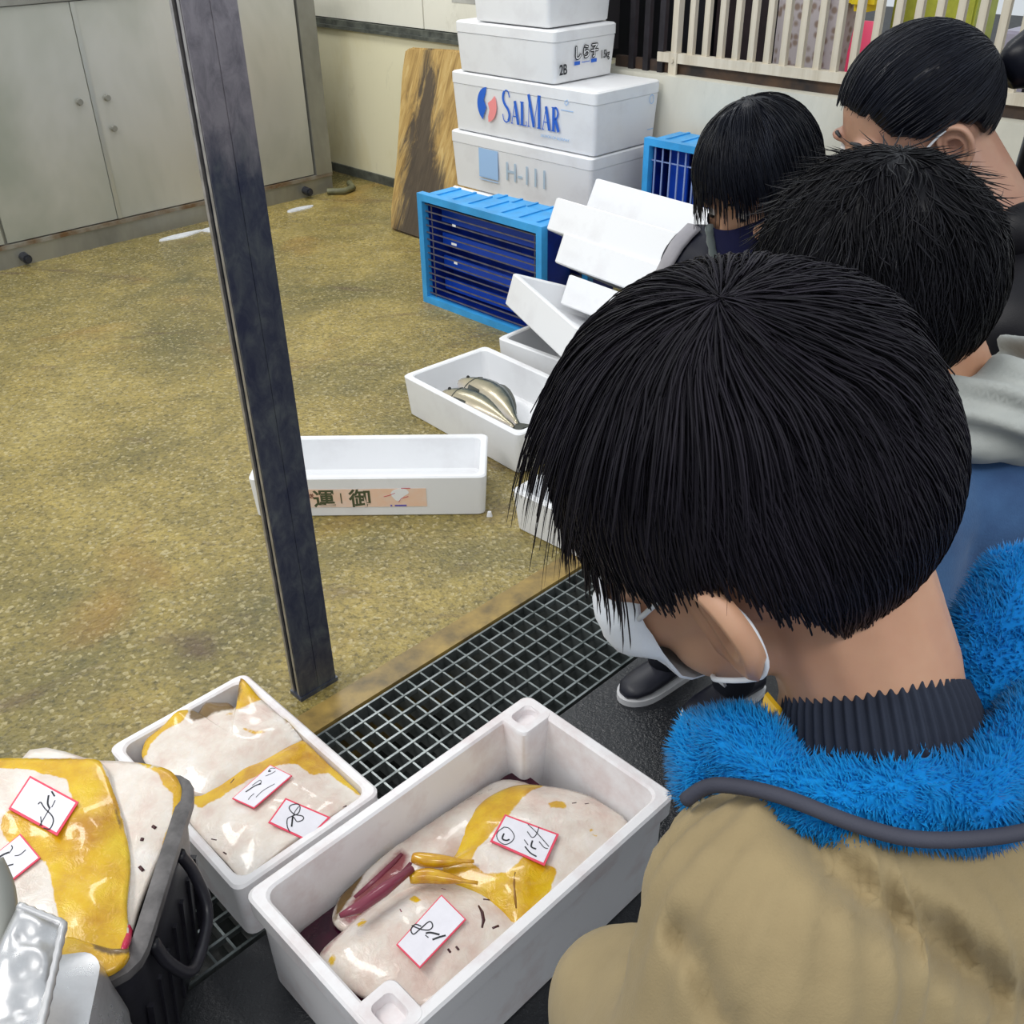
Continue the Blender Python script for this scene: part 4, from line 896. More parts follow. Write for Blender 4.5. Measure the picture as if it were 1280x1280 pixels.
# ---- two fish in the fish box
def fish(label, nose, tail, z, lenk, hgt, wid, bend, roll):
    r = thing('silver_fish', label, 'fish', nose, 0, group='fish in the foam box')
    N, K = 22, 14; n0, t0 = Vector(nose), Vector(tail); ax = (t0 - n0); Lf = ax.length; ax.normalize(); sd = Vector((0, 0, 1)).cross(ax).normalized()
    prof = [(0, .02), (.03, .28), (.08, .50), (.15, .74), (.25, .93), (.36, 1.0), (.5, .95), (.65, .74), (.8, .44), (.9, .24), (1.0, .16)]
    def pr(t):
        for (a, x), (b, y) in zip(prof, prof[1:]):
            if t <= b: return x + (y - x) * (t - a) / (b - a)
        return .16
    rings = []; vals = []
    for i in range(N + 1):
        t = i / N; c = n0 + ax * Lf * t + sd * bend * math.sin(PI * t); h = hgt * pr(t); wd = wid * (pr(t) ** .8)
        ring = []
        for k in range(K):
            a = 2 * PI * k / K; u = math.cos(a) * h; v = math.sin(a) * wd
            ring.append(c + sd * (u * math.cos(roll) - v * math.sin(roll)) + Vector((0, 0, 1)) * (u * math.sin(roll) + v * math.cos(roll))); vals.append(.5 + .5 * math.cos(a))
        rings.append(ring)
    me = MB().loft(rings).mesh('body', 180); a_ = me.attributes.new('belly', 'FLOAT', 'POINT'); a_.data.foreach_set('value', vals[:len(me.vertices)])
    part('body', me, FISH, r, world=True)
    def on(t, a, k=1.0):
        c = n0 + ax * Lf * t + sd * bend * math.sin(PI * t); u = math.cos(a) * hgt * pr(t) * k; v = math.sin(a) * wid * pr(t) ** .8 * k
        return c + sd * (u * math.cos(roll) - v * math.sin(roll)) + Vector((0, 0, 1)) * (u * math.sin(roll) + v * math.cos(roll))
    FIN = mat('dark_fin', (.05, .055, .045), .4)
    d = MB(); d.loft([[on(t, 0, .95), on(t, 0, 1.0) + sd * .0, on(t, -.12, 1.16 if .4 < t < .8 else 1.05), on(t, .0, 1.16 if .4 < t < .8 else 1.05)] for t in [.36 + .05 * i for i in range(11)]])
    part('dorsal_fin', d, FIN, r, world=True)
    e = on(.09, .95, 1.0); eb = bmesh.new(); bmesh.ops.create_icosphere(eb, subdivisions=2, radius=.006); em = bpy.data.meshes.new('eye'); eb.to_mesh(em); eb.free(); em.transform(Matrix.Translation(e)); part('eye', em, DARK, r, world=True)
    pf = MB(); pf.add([on(.22, 1.9, 1.02), on(.25, 2.2, 1.04), on(.40, 2.3, 1.06), on(.38, 1.9, 1.08), on(.22, 1.9, 1.0), on(.25, 2.2, 1.0), on(.40, 2.3, 1.03), on(.38, 1.9, 1.04)], [(0,1,2,3), (7,6,5,4), (0,4,5,1), (1,5,6,2), (2,6,7,3), (3,7,4,0)])
    part('pectoral_fin', pf, FIN, r, world=True)
    gl = MB().tube([on(.20, a_, 1.01) for a_ in (.5, .9, 1.3, 1.7, 2.1, 2.5)], .0018, 6); part('gill_cover_edge', gl, FIN, r, world=True)
    tl = n0 + ax * Lf; up = Vector((0, 0, 1))
    part('tail_fin', MB().prism([tl - ax * .01, tl + ax * .05 + sd * .05, tl + ax * .03, tl + ax * .05 - sd * .05], up * -.003, up * .003), FIN, r, world=True)
A1 = at(573, 476, .085); A2 = A1 + (Vector((ws(1.93, 1.86) - ws(2.02, 2.30)))).normalized() * .36
fish('silver fish with dark back, farther of the two in the box', A1, Vector((A2.x, A2.y, .075)), .08, 1, .056, .034, .030, .35)
B1 = at(551, 491, .075); B2 = B1 + (Vector((ws(1.97, 1.83) - ws(1.95, 2.32)))).normalized() * .33
fish('silver fish lying along the near side of the box', B1, Vector((B2.x, B2.y, .06)), .07, 1, .050, .032, .020, .45)

# ================================================================== PEOPLE
class Blob:
    """overlapping ellipsoids and tapered limbs fused into one continuous skin"""
    def __init__(s): s.bm = bmesh.new()
    def ell(s, c, r, M=None, sub=3):
        T = Matrix.Translation(Vector(c)) @ (M.to_4x4() if M is not None else Matrix.Identity(4)) @ Matrix.Diagonal((r[0], r[1], r[2], 1))
        bmesh.ops.create_icosphere(s.bm, subdivisions=sub, radius=1.0, matrix=T); return s
    def cap(s, a, b, r0, r1, n=14):
        a, b = Vector(a), Vector(b); d = b - a; L = d.length; t = d.normalized() if L > 1e-6 else Vector((0,0,1))
        u = t.orthogonal().normalized(); v = t.cross(u); rings = []
        for k in range(1, 5): an = PI/2 * k / 4; rings.append((a - t * r0 * math.cos(an), r0 * math.sin(an)))
        for k in range(1, 6): rings.append((a + d * k / 6, r0 + (r1 - r0) * k / 6))
        for k in range(0, 4): an = PI/2 * k / 4; rings.append((b + t * r1 * math.sin(an), r1 * math.cos(an)))
        mb = MB(); mb.loft([[c + (u * math.cos(2*PI*j/n) + v * math.sin(2*PI*j/n)) * max(r, .0005) for j in range(n)] for c, r in rings])
        vs = [s.bm.verts.new(p) for p in mb.v]
        for f in mb.f: s.bm.faces.new([vs[i] for i in f])
        return s
    def chain(s, pts, rs):
        for (a, b), (r0, r1) in zip(zip(pts, pts[1:]), zip(rs, rs[1:])): s.cap(a, b, r0, r1)
        return s
    def mesh(s, voxel=.005, smooth=6, fac=.5):
        bmesh.ops.recalc_face_normals(s.bm, faces=s.bm.faces[:])
        me = bpy.data.meshes.new('b'); s.bm.to_mesh(me); s.bm.free(); o = bpy.data.objects.new('b', me); COL.objects.link(o)
        r = o.modifiers.new('r', 'REMESH'); r.mode = 'VOXEL'; r.voxel_size = voxel; r.use_smooth_shade = True
        if smooth: q = o.modifiers.new('s', 'SMOOTH'); q.iterations = smooth; q.factor = fac
        bpy.context.view_layer.update(); dg = bpy.context.evaluated_depsgraph_get()
        out = bpy.data.meshes.new_from_object(o.evaluated_get(dg)); bpy.data.objects.remove(o); bpy.data.meshes.remove(me)
        out.shade_smooth(); return out
def displace(me, fn):
    n = len(me.vertices); co = np.empty(n*3); me.vertices.foreach_get('co', co); nr = np.empty(n*3); me.vertices.foreach_get('normal', nr)
    co = co.reshape(-1, 3); nr = nr.reshape(-1, 3)
    co += nr * np.array([fn(Vector(c), Vector(q)) for c, q in zip(co, nr)])[:, None]
    me.vertices.foreach_set('co', co.ravel()); me.update()
def folds(amp=.005, sc=(9, 9, 5), fine=.0015, seed=0.0):
    return lambda p, n: amp * (1 - 2 * abs(noise.noise(Vector((p.x*sc[0]+seed, p.y*sc[1], p.z*sc[2]))))) + fine * noise.noise(p * 45 + Vector((seed, 0, 0)))
def head_matrix(phi, beta, roll, c):
    phi, beta, roll = math.radians(phi), math.radians(beta), math.radians(roll)
    f = Vector((-math.sin(phi)*math.cos(beta), math.cos(phi)*math.cos(beta), -math.sin(beta)))
    u = Vector((-math.sin(phi)*math.sin(beta), math.cos(phi)*math.sin(beta), math.cos(beta))); r = f.cross(u)
    u = u * math.cos(roll) + r * math.sin(roll); r = f.cross(u)
    M = Matrix((r, f, u)).transposed().to_4x4(); M.translation = c; return M
SK_R = (.072, .087, .085); SK_C = (0, -.008, .02)
def add_head(B, M, k):
    R = M.to_3x3(); w_ = lambda p: M @ (Vector(p) * k)
    B.ell(w_(SK_C), [a*k for a in SK_R], R)
    B.ell(w_((0, .030, -.035)), (.058*k, .058*k, .070*k), R)
    B.ell(w_((0, .046, -.075)), (.036*k, .036*k, .030*k), R); B.ell(w_((0, .066, -.090)), (.017*k, .016*k, .014*k), R)
    for sx in (-1, 1):
        B.ell(w_((sx*.034, .055, -.036)), (.026*k, .026*k, .030*k), R); B.ell(w_((sx*.030, .072, .012)), (.022*k, .012*k, .007*k), R)
        B.ell(w_((sx*.045, .020, -.062)), (.018*k, .034*k, .022*k), R)
    B.cap(w_((0, .084, -.006)), w_((0, .092, -.032)), .006*k, .0085*k); B.ell(w_((0, .088, -.062)), (.020*k, .007*k, .006*k), R); B.ell(w_((0, .086, -.072)), (.017*k, .007*k, .006*k), R)
def ear_mesh(M, k, sx):
    """outer ear: helix rim, hollow concha, lobe"""
    outl = catmull([(0, .030, 0), (.012, .033, 0), (.024, .028, 0), (.031, .014, 0), (.030, -.002, 0), (.023, -.016, 0), (.015, -.027, 0), (.006, -.030, 0), (.000, -.022, 0), (.000, -.008, 0), (-.002, .008, 0), (-.004, .020, 0)], 4)
    c = Vector((.012, .004, 0)); rings = []
    prof = [(1.0, -.006), (1.03, -.001), (1.0, .0035), (.90, .0045), (.80, .002), (.68, -.001), (.58, .0015), (.48, .0005), (.36, -.006), (.15, -.008)]
    for f, h in prof:
        ring = []
        for p in outl:
            q = c + (p - c) * f; low = max(0, min(1, (-.012 - q.y) / .010)); hh = h * (1 - low) + (.002 if .3 < f < .97 else min(h, .0)) * low
            ring.append(Vector((q.x, q.y, hh)))
        rings.append(ring)
    mb = MB().loft(rings, True, True); out = []
    # ear plane: x -> backwards, y -> up, z -> outwards, flared away from the skull at the back
    fl = math.radians(34)
    for v in mb.v:
        x_, y_, z_ = (q_ * 1.08 for q_ in v); b = x_*math.cos(fl) - z_*math.sin(fl); o_ = x_*math.sin(fl) + z_*math.cos(fl)
        out.append(M @ (Vector((sx*(.0725 + o_), -.002 + .004 - b + .02*y_, -.018 + y_)) * k))
    return MB().add(out, mb.f)
def append_mesh(me, mb):
    bm = bmesh.new(); bm.from_mesh(me); m2 = mb.mesh('x', 180); bm.from_mesh(m2); bm.to_mesh(me); bm.free(); bpy.data.meshes.remove(m2); me.shade_smooth(); return me
def add_hand(B, wrist, d, palm_n, side, k=1.0):
    """palm, four bent fingers of unequal length and a thumb leaving the side of the palm"""
    d = Vector(d).normalized(); nn = Vector(palm_n); nn = (nn - d * nn.dot(d)).normalized(); sd = d.cross(nn) * side; wv = Vector(wrist)
    pc = wv + d * .04 * k
    for t in (-.018, -.006, .006, .018): B.cap(wv + sd * t * .7 * k + d * .005, wv + d * .068 * k + sd * t * k, .010 * k, .0085 * k, 10)
    for t, L in zip((-.021, -.007, .007, .020), (.040, .052, .056, .048)):
        a = wv + d * .070 * k + sd * t * k; b = a + (d * .85 + nn * .45).normalized() * L * .5 * k; c = b + (d * .45 + nn * .85).normalized() * L * .5 * k
        B.chain([a, b, c], [.0075*k, .0068*k, .0055*k])
    a = wv + d * .018 * k + sd * .022 * k; b = a + (sd * .7 + d * .7 + nn * .2).normalized() * .028 * k; c = b + (d * .9 + nn * .4).normalized() * .024 * k
    B.chain([a, b, c], [.010*k, .0085*k, .0065*k])

# ---- hair
def zmin_of(theta, table):
    a = abs(math.degrees(theta))
    for (a0, z0), (a1, z1_) in zip(table, table[1:]):
        if a <= a1: t = (a - a0) / (a1 - a0); t = t*t*(3-2*t); return z0 + (z1_ - z0) * t
    return table[-1][1]
def hair_cap(M, k, table, thick=.012):
    NT, NV = 72, 26; rings = []
    for v in range(NV + 1):
        f = v / NV; ring = []
        for j in range(NT):
            th = -PI + 2*PI*j/NT; zm = zmin_of(th, table); z = math.cos((math.acos(max(-1, zm))) * f) if v else .9999
            rr_ = math.sqrt(max(0, 1 - z*z)); d = Vector((math.sin(th)*rr_, math.cos(th)*rr_, z))
            p = Vector((d.x*SK_R[0], d.y*SK_R[1], d.z*SK_R[2])) + Vector(SK_C); tk = thick * (1 - .85 * f**6)
            tk += .0035 * noise.noise(d * 4.2) + .0015 * math.sin(th * 31 + 4 * noise.noise(d * 3)) * f
            ring.append(M @ ((p + d * tk) * k))
        rings.append(ring)
    inner = []
    for j in range(NT):
        th = -PI + 2*PI*j/NT; zm = zmin_of(th, table); rr_ = math.sqrt(max(0, 1 - zm*zm)); d = Vector((math.sin(th)*rr_, math.cos(th)*rr_, zm))
        inner.append(M @ ((Vector((d.x*SK_R[0], d.y*SK_R[1], d.z*SK_R[2])) * .96 + Vector(SK_C)) * k))
    me = MB().loft(rings + [inner], True, True).mesh('hair', 180)
    a = me.attributes.new('tone', 'FLOAT', 'POINT'); a.data.foreach_set('value', [.0] * len(me.vertices)); return me
def hair_strands(M, k, table, whorl, n, length=(.6, 1.1), rad=.0007, base=.010, lift=.006, tip=.0, steps=8, hang=.35, swirl=.35, spread=.25, to_whorl=False, over=(.003, .014), rng=RNG, clump=260, fall=1.0, front_only=None):
    """locks growing from the crown, following the skull and hanging free past the hairline"""
    Wd = np.array(Vector(whorl).normalized()); out = []
    R3 = np.array(M.to_3x3()); O = np.array(M.translation); down = R3.T @ np.array([0, 0, -1.0])
    pts = rng.normal(size=(n*4, 3)); pts /= np.linalg.norm(pts, axis=1)[:, None]
    th = np.arctan2(pts[:, 0], pts[:, 1]); zm = np.array([zmin_of(t, table) for t in th])
    ok = pts[:, 2] > zm - .02
    if front_only is not None: ok &= (pts[:, 1] > front_only)
    d = pts[ok][:n]; n = len(d)
    # clumping: every strand leans towards a guide
    gi = rng.integers(0, n, clump); g = d[gi]; near = np.argmax(d @ g.T, axis=1); tips_bias = rng.normal(size=(clump, 3)) * spread; tone = np.clip(rng.normal(.45, .22, clump)[near] + rng.normal(0, .15, n), 0, 1)
    L = rng.uniform(length[0], length[1], n) / steps; sk = np.array(SK_R); sc = np.array(SK_C)
    lv = rng.uniform(.2, 1.0, n); budget = rng.uniform(over[0], over[1], n) * (.6 + .8 * rng.random(clump)[near]); pos = None; rings = []; free = np.zeros(n, bool); vel = np.zeros((n, 3))
    for s_ in range(steps + 1):
        f = s_ / steps
        surf = d * sk + sc + d * (base + lift * lv * (1 - (2*f - 1)**2 * .6) + tip * f * f * lv)[:, None]
        if pos is None: pos = surf.copy()
        else:
            stepv = surf - pos; newp = np.where(free[:, None], pos + vel, surf)
            ln_ = np.linalg.norm(newp - pos, axis=1); budget = budget - np.where(free, ln_, 0); stop = free & (budget <= 0); newp = np.where(stop[:, None], pos + (newp - pos) * .02, newp)
            vel = np.where(free[:, None], vel * .85 + down * np.linalg.norm(vel, axis=1)[:, None] * .28 * fall, newp - pos); pos = newp
        rings.append(pos.copy())
        away = (d * (d @ Wd)[:, None] - Wd) * (-1 if to_whorl else 1); away /= np.linalg.norm(away, axis=1)[:, None] + 1e-9
        if not to_whorl: sw = np.cross(Wd, d); away = away + sw * swirl * (1 - f) 
        away = away + tips_bias[near] * (.4 + f) + rng.normal(size=(n, 3)) * .05 + down * hang * (0 if to_whorl else 1)
        away -= d * np.sum(away * d, axis=1)[:, None]; away /= np.linalg.norm(away, axis=1)[:, None] + 1e-9
        d2 = d + away * L[:, None]; d2 /= np.linalg.norm(d2, axis=1)[:, None]
        th = np.arctan2(d2[:, 0], d2[:, 1]); zm = np.array([zmin_of(t, table) for t in th])
        newfree = d2[:, 2] < zm - .02
        if not to_whorl: free |= newfree
        d = np.where(free[:, None], d, d2)
    A = np.stack(rings, 1)                                     # n, steps+1, 3
    T = np.gradient(A, axis=1); T /= np.linalg.norm(T, axis=2, keepdims=True) + 1e-9
    U = np.cross(T, A - sc); U /= np.linalg.norm(U, axis=2, keepdims=True) + 1e-9; V = np.cross(T, U)
    fr = np.linspace(0, 1, steps + 1); rd = rad * np.clip(np.minimum(1, .5 + fr * 3) * (1 - fr**3 * .92), .05, 1)
    vs = []
    for q in range(3):
        a = 2*PI*q/3 + PI/2; vs.append(A + (U * math.cos(a) * 1.3 + V * math.sin(a)) * rd[None, :, None])
    Vt = np.stack(vs, 2) * k                                    # n, steps+1, 3, 3
    Vw = Vt.reshape(-1, 3) @ R3.T + O
    idx = np.arange(n*(steps+1)*3).reshape(n, steps+1, 3); fc = []
    for q in range(3):
        q2 = (q+1) % 3; fc.append(np.stack([idx[:, :-1, q], idx[:, :-1, q2], idx[:, 1:, q2], idx[:, 1:, q]], -1).reshape(-1, 4))
    fc = np.concatenate(fc)
    me = bpy.data.meshes.new('strands'); me.vertices.add(len(Vw)); me.vertices.foreach_set('co', Vw.ravel()); me.loops.add(fc.size); me.loops.foreach_set('vertex_index', fc.ravel())
    me.polygons.add(len(fc)); me.polygons.foreach_set('loop_start', np.arange(0, fc.size, 4)); me.update(calc_edges=True); me.shade_smooth()
    a = me.attributes.new('tone', 'FLOAT', 'POINT'); a.data.foreach_set('value', np.repeat(tone, (steps+1)*3)); return me
def fuzz(me, n, length, rad, m_, parent, name, rng=RNG, lean=.5):
    """short pile standing on a surface (world coordinates)"""
    me.calc_loop_triangles(); tri = np.array([t.vertices[:] for t in me.loop_triangles]); co = np.empty(len(me.vertices)*3); me.vertices.foreach_get('co', co); co = co.reshape(-1, 3)
    nr = np.empty(len(me.vertices)*3); me.vertices.foreach_get('normal', nr); nr = nr.reshape(-1, 3)
    a, b, c = co[tri[:, 0]], co[tri[:, 1]], co[tri[:, 2]]; ar = np.linalg.norm(np.cross(b - a, c - a), axis=1); pk = rng.choice(len(tri), n, p=ar/ar.sum())
    u, v = rng.random(n), rng.random(n); fl = u + v > 1; u[fl], v[fl] = 1 - u[fl], 1 - v[fl]
    p = a[pk] + (b[pk]-a[pk])*u[:, None] + (c[pk]-a[pk])*v[:, None]; N_ = nr[tri[pk, 0]]
    cl = np.array([[noise.noise(Vector(q) * 60), noise.noise(Vector(q) * 60 + Vector((9, 0, 0))), noise.noise(Vector(q) * 60 + Vector((0, 9, 0)))] for q in p])
    dr = N_ + cl * lean * 1.6 + rng.normal(size=(n, 3)) * lean * .45; dr /= np.linalg.norm(dr, axis=1)[:, None]
    ln = length * rng.uniform(.6, 1.2, n)
    x = np.cross(dr, [.3, .2, .9]); x /= np.linalg.norm(x, axis=1)[:, None]; y = np.cross(dr, x)
    vs = [p + x*rad - N_*.001, p - x*rad*.5 + y*rad*.87 - N_*.001, p - x*rad*.5 - y*rad*.87 - N_*.001, p + dr*ln[:, None]]
    Vv = np.stack(vs, 1).reshape(-1, 3); i = np.arange(n)*4; F_ = np.concatenate([np.stack([i, i+1, i+3], 1), np.stack([i+1, i+2, i+3], 1), np.stack([i+2, i, i+3], 1)])
    m2 = bpy.data.meshes.new(name); m2.vertices.add(len(Vv)); m2.vertices.foreach_set('co', Vv.ravel()); m2.loops.add(F_.size); m2.loops.foreach_set('vertex_index', F_.ravel()); m2.polygons.add(len(F_)); m2.polygons.foreach_set('loop_start', np.arange(0, F_.size, 3)); m2.update(calc_edges=True)
    return part(name, m2, m_, parent, world=True, kind='stuff')
def shoe(parent, loc, yaw, k, m_up, m_sole, name='shoe'):
    M = Matrix.Translation(Vector(loc)) @ Matrix.Rotation(yaw, 4, 'Z')
    def ring(y, w_, h0, h1): return [M @ Vector((math.cos(a)*w_*k, y*k, (h0 + (h1-h0)*(.5+.5*math.sin(a)))*k)) for a in [2*PI*j/12 for j in range(12)]]
    up = MB().loft([ring(-.09, .022, .012, .075), ring(-.075, .034, .012, .085), ring(-.02, .036, .012, .085), ring(.03, .040, .012, .062), ring(.08, .042, .012, .050), ring(.115, .034, .012, .042), ring(.132, .015, .014, .03)]).mesh(name, 60)
    s = part(name, up, m_up, parent, world=True)
    pts = catmull([(-.028, -.085, 0), (-.04, 0, 0), (-.046, .08, 0), (-.03, .125, 0), (0, .142, 0), (.03, .125, 0), (.046, .08, 0), (.04, 0, 0), (.028, -.085, 0), (0, -.10, 0)], 3)
    part('sole', MB().prism([M @ (p*k) for p in pts], (0, 0, 0), (0, 0, .016*k)).mesh('sole', 40), m_sole, s, world=True)
def legs_and_shoes(root, hip, feet, yaw, k, m_tr, m_shoe, m_sole, knees=None, wide=.075):
    B = Blob(); rb = Vector((math.cos(yaw), math.sin(yaw), 0)); hip = Vector(hip)
    B.ell(hip, (.13*k, .11*k, .10*k), Matrix.Rotation(yaw, 3, 'Z'))
    for i, sgn in enumerate((-1, 1)):
        ft = Vector(feet[i]); h = hip + rb * sgn * .065*k - Vector((0, 0, .03*k)); an = Vector((ft.x, ft.y, ft.z + .075*k))
        kn = Vector(knees[i]) if knees else (h + an) * .5 + Vector((-math.sin(yaw), math.cos(yaw), 0)) * .02
        B.chain([h, kn, an], [wide*k, .055*k, .046*k])
    me = B.mesh(.009, 4); displace(me, folds(.005, (10, 10, 14), .001, yaw)); part('trousers', me, m_tr, root, world=True)
    for i in (0, 1): shoe(root, feet[i], yaw, k, m_shoe, m_sole)
def torso(NB, hip, yaw, k, arms, sleeve=(.060, .052, .042), voxel=.006, smooth=5, depth=.098, width=.135):
    B = Blob(); rb = Vector((math.cos(yaw), math.sin(yaw), 0)); R = Matrix.Rotation(yaw, 3, 'Z'); NB, hip = Vector(NB), Vector(hip)
    for f, wd, dp, h in ((.16, .92, .9, .08), (.38, 1.0, 1.05, .13), (.65, .95, 1.0, .14), (.92, 1.03, 1.08, .12)):
        B.ell(NB.lerp(hip, f), (width*wd*k, depth*dp*k, h*k), R)
    B.cap(NB.lerp(hip, .10), NB.lerp(hip, .22), .048*k, .08*k)
    for i, a in enumerate(arms):
        sh = Vector(a[0]); B.cap(NB.lerp(hip, .13), sh, .050*k, sleeve[0]*k)
        B.chain([sh, Vector(a[1]), Vector(a[2])], [sleeve[0]*k, sleeve[1]*k, sleeve[2]*k])
    return B
def mask_on(root, me, M, k, m_, tw=(-62, 62), zr=(-.098, -.016), n=(22, 12), gap=.004, bulge=.008):
    """pleated face mask wrapped over nose, mouth and chin"""
    bv = BVHTree.FromPolygons([v.co.copy() for v in me.vertices], [p.vertices[:] for p in me.polygons]); g = []
    for j in range(n[1] + 1):
        v = j / n[1]; z = zr[1] + (zr[0] - zr[1]) * v
        for i in range(n[0] + 1):
            th = math.radians(tw[0] + (tw[1] - tw[0]) * i / n[0]); ax = M @ (Vector((0, .012, z)) * k); d = (M.to_3x3() @ Vector((math.sin(th), math.cos(th), 0))).normalized()
            h = bv.ray_cast(ax + d * .3, -d); p = h[0] if h[0] else ax + d * .06 * k
            if (p - ax).length < .045*k: p = ax + d * .045*k
            b = bulge * math.sin(PI * i / n[0]) * math.sin(PI * min(1, v * 1.1)) + .0012 * math.sin(v * 9.4 * 2)
            g.append((p, d, b))
    o_ = [p + d * (gap + b) for p, d, b in g]; i_ = [p + d * (gap + b - .0016) for p, d, b in g]; fs = []; w1 = n[0] + 1; N_ = len(g)
    for j in range(n[1]):
        for i in range(n[0]): a = j*w1 + i; fs.append((a, a+1, a+1+w1, a+w1)); fs.append((N_+a+w1, N_+a+1+w1, N_+a+1, N_+a))
    ed = list(range(w1)) + [j*w1 + n[0] for j in range(1, n[1]+1)] + [n[1]*w1 + i for i in range(n[0]-1, -1, -1)] + [j*w1 for j in range(n[1]-1, 0, -1)]
    for a, b in zip(ed, ed[1:] + ed[:1]): fs.append((b, a, a+N_, b+N_))
    mk = part('face_mask', MB().add(o_ + i_, fs).mesh('mask', 60), m_, root, world=True)
    for sx, col in ((-1, 0), (1, n[0])):
        top, bot = o_[w1*1 + col], o_[w1*(n[1]-2) + col]; w_ = lambda p: M @ (Vector((sx*p[0], p[1], p[2])) * k)
        lp = [bot, w_((.079, .010, -.050)), w_((.081, -.016, -.044)), w_((.083, -.026, -.022)), w_((.081, -.022, .002)), w_((.079, .000, .014)), top]
        part('ear_loop', MB().tube(catmull(lp, 5, False), .0015*k, 6).mesh('loop', 180), m_, mk, world=True)
    return mk
def eyes(root, M, k):
    for sx in (-1, 1):
        bm = bmesh.new(); bmesh.ops.create_icosphere(bm, subdivisions=2, radius=.0095*k); me = bpy.data.meshes.new('eye'); bm.to_mesh(me); bm.free(); me.transform(Matrix.Translation(M @ (Vector((sx*.030, .0695, -.006))*k))); me.shade_smooth()
        e = part('eye', me, mat('eye_white', (.75, .74, .72), .2), root, world=True)
        bm = bmesh.new(); bmesh.ops.create_icosphere(bm, subdivisions=2, radius=.0055*k); me = bpy.data.meshes.new('iris'); bm.to_mesh(me); bm.free(); me.transform(Matrix.Translation(M @ (Vector((sx*.030, .0745, -.009))*k))); part('iris', me, DARK, e, world=True)
        part('eyebrow', MB().tube([M @ (Vector((sx*a, b, c))*k) for a, b, c in ((.016, .0815, .017), (.030, .0795, .018), (.044, .070, .013))], [.0018, .0025, .0012], 6).mesh('brow', 180), INK, root, world=True)

SKIN = m_skin('warm_skin', (.52, .30, .19), (.45, .24, .15)); SKINR = m_skin('flushed_skin', (.42, .25, .17), (.37, .19, .135))
HAIR1 = m_hair('black_brown_hair', (.0045, .004, .007), (.013, .011, .018), .58); HAIR2 = m_hair('black_hair', (.003, .003, .005), (.010, .010, .014), .42)
HAIR3 = m_hair('blue_black_hair', (.0035, .004, .008), (.012, .014, .022), .33)
MASKW = m_fabric('white_mask_fabric', (.74, .77, .82), (.66, .69, .75), .7); KHAKI = m_fabric('khaki_cotton', (.33, .255, .135), (.26, .20, .105), .8, 700, .25)
NAVY = m_fabric('navy_nylon', (.010, .012, .026), (.006, .007, .016), .5); BLACKJ = m_fabric('black_down_nylon', (.006, .006, .009), (.004, .004, .006), .5)
DENIM = m_fabric('blue_denim', (.045, .115, .25), (.020, .05, .135), .75, 500, .4); FLEECE = m_fabric('bright_blue_fleece', (.0, .25, .62), (.0, .17, .50), .9)
GREYH = m_fabric('grey_sweat_fabric', (.42, .44, .42), (.32, .34, .33), .85); TROU = m_fabric('dark_trousers', (.012, .014, .022), (.008, .009, .015), .8)
KNIT = m_fabric('charcoal_rib_knit', (.030, .038, .060), (.016, .020, .034), .9); TRIM = m_fabric('slate_binding', (.055, .058, .08), (.04, .042, .06), .7)
SHOEM = mat('navy_shoe', (.012, .013, .024), .45, var=.3); SOLEM = mat('white_sole', (.70, .70, .72), .5); YELLOW = mat('yellow_label', (.85, .52, .02), .5)
def body_part(root, B, M, k, m_=SKIN, voxel=.0034, smooth=4, sides=(-1, 1)):
    me = B.mesh(voxel, smooth)
    for sx in sides: append_mesh(me, ear_mesh(M, k, sx))
    return me, part('body', me.copy(), m_, root, world=True)

# ---------------- boy in front: khaki jacket with blue fleece collar
HC1 = P(932, 617, .50); M1 = head_matrix(56, 24, -16, HC1); k1 = 1.0
NB1 = P(1105, 950, .505); yaw1 = math.radians(38); fb = Vector((-math.sin(yaw1), math.cos(yaw1), 0)); rb = Vector((math.cos(yaw1), math.sin(yaw1), 0))
hip1 = NB1 - fb * .10 + Vector((0, 0, -.47)); g1 = Vector((hip1.x, hip1.y, 0))
boy1 = thing('person', 'person in khaki jacket with blue fleece collar leaning over the front box', 'person', g1)
shL = P(968, 1165, .48); elL = P(890, 1340, .50); wrL = P(770, 1245, .66)
shR = NB1 + rb * .15 + Vector((0, 0, -.06)); elR = shR + rb * .05 - fb * .03 + Vector((0, 0, -.22)); wrR = elR + fb * .17 + Vector((0, 0, -.06))
B = Blob(); add_head(B, M1, k1)
B.chain([M1 @ Vector((0, -.028, -.035)), (M1 @ Vector((0, -.03, -.09))).lerp(NB1, .45), NB1 - Vector((0, 0, .05))], [.047, .046, .058])
B.chain([NB1 - Vector((0, 0, .07)), shL, elL, wrL], [.05, .035, .028, .02]); B.chain([NB1 - Vector((0, 0, .07)), shR, elR, wrR], [.05, .035, .028, .02])
add_hand(B, wrL, (wrL - elL), (.2, .2, -1), 1, .85); add_hand(B, wrR, (wrR - elR), (-.2, .2, -1), -1, .85)
me1, _ = body_part(boy1, B, M1, k1)
T1 = [(0, .30), (35, .26), (60, .06), (78, -.12), (88, .02), (100, .0), (112, -.28), (125, -.66), (180, -.83)]
hc = part('hair', hair_cap(M1, k1, T1, .011), HAIR1, boy1, world=True)
W1 = (-.10, -.30, .94)
part('hair_strands', hair_strands(M1, k1, T1, W1, 16000, (.5, 1.1), .00042, .010, .004, 0, 8, .25, .4, .10, over=(.002, .012), clump=420), HAIR1, hc, world=True, kind='stuff')
part('fringe_strands', hair_strands(M1, k1, T1, W1, 2200, (.9, 1.6), .00045, .009, .003, .0, 10, .35, .25, .10, over=(.01, .04), front_only=.35, fall=1.7, clump=160), HAIR1, hc, world=True, kind='stuff')
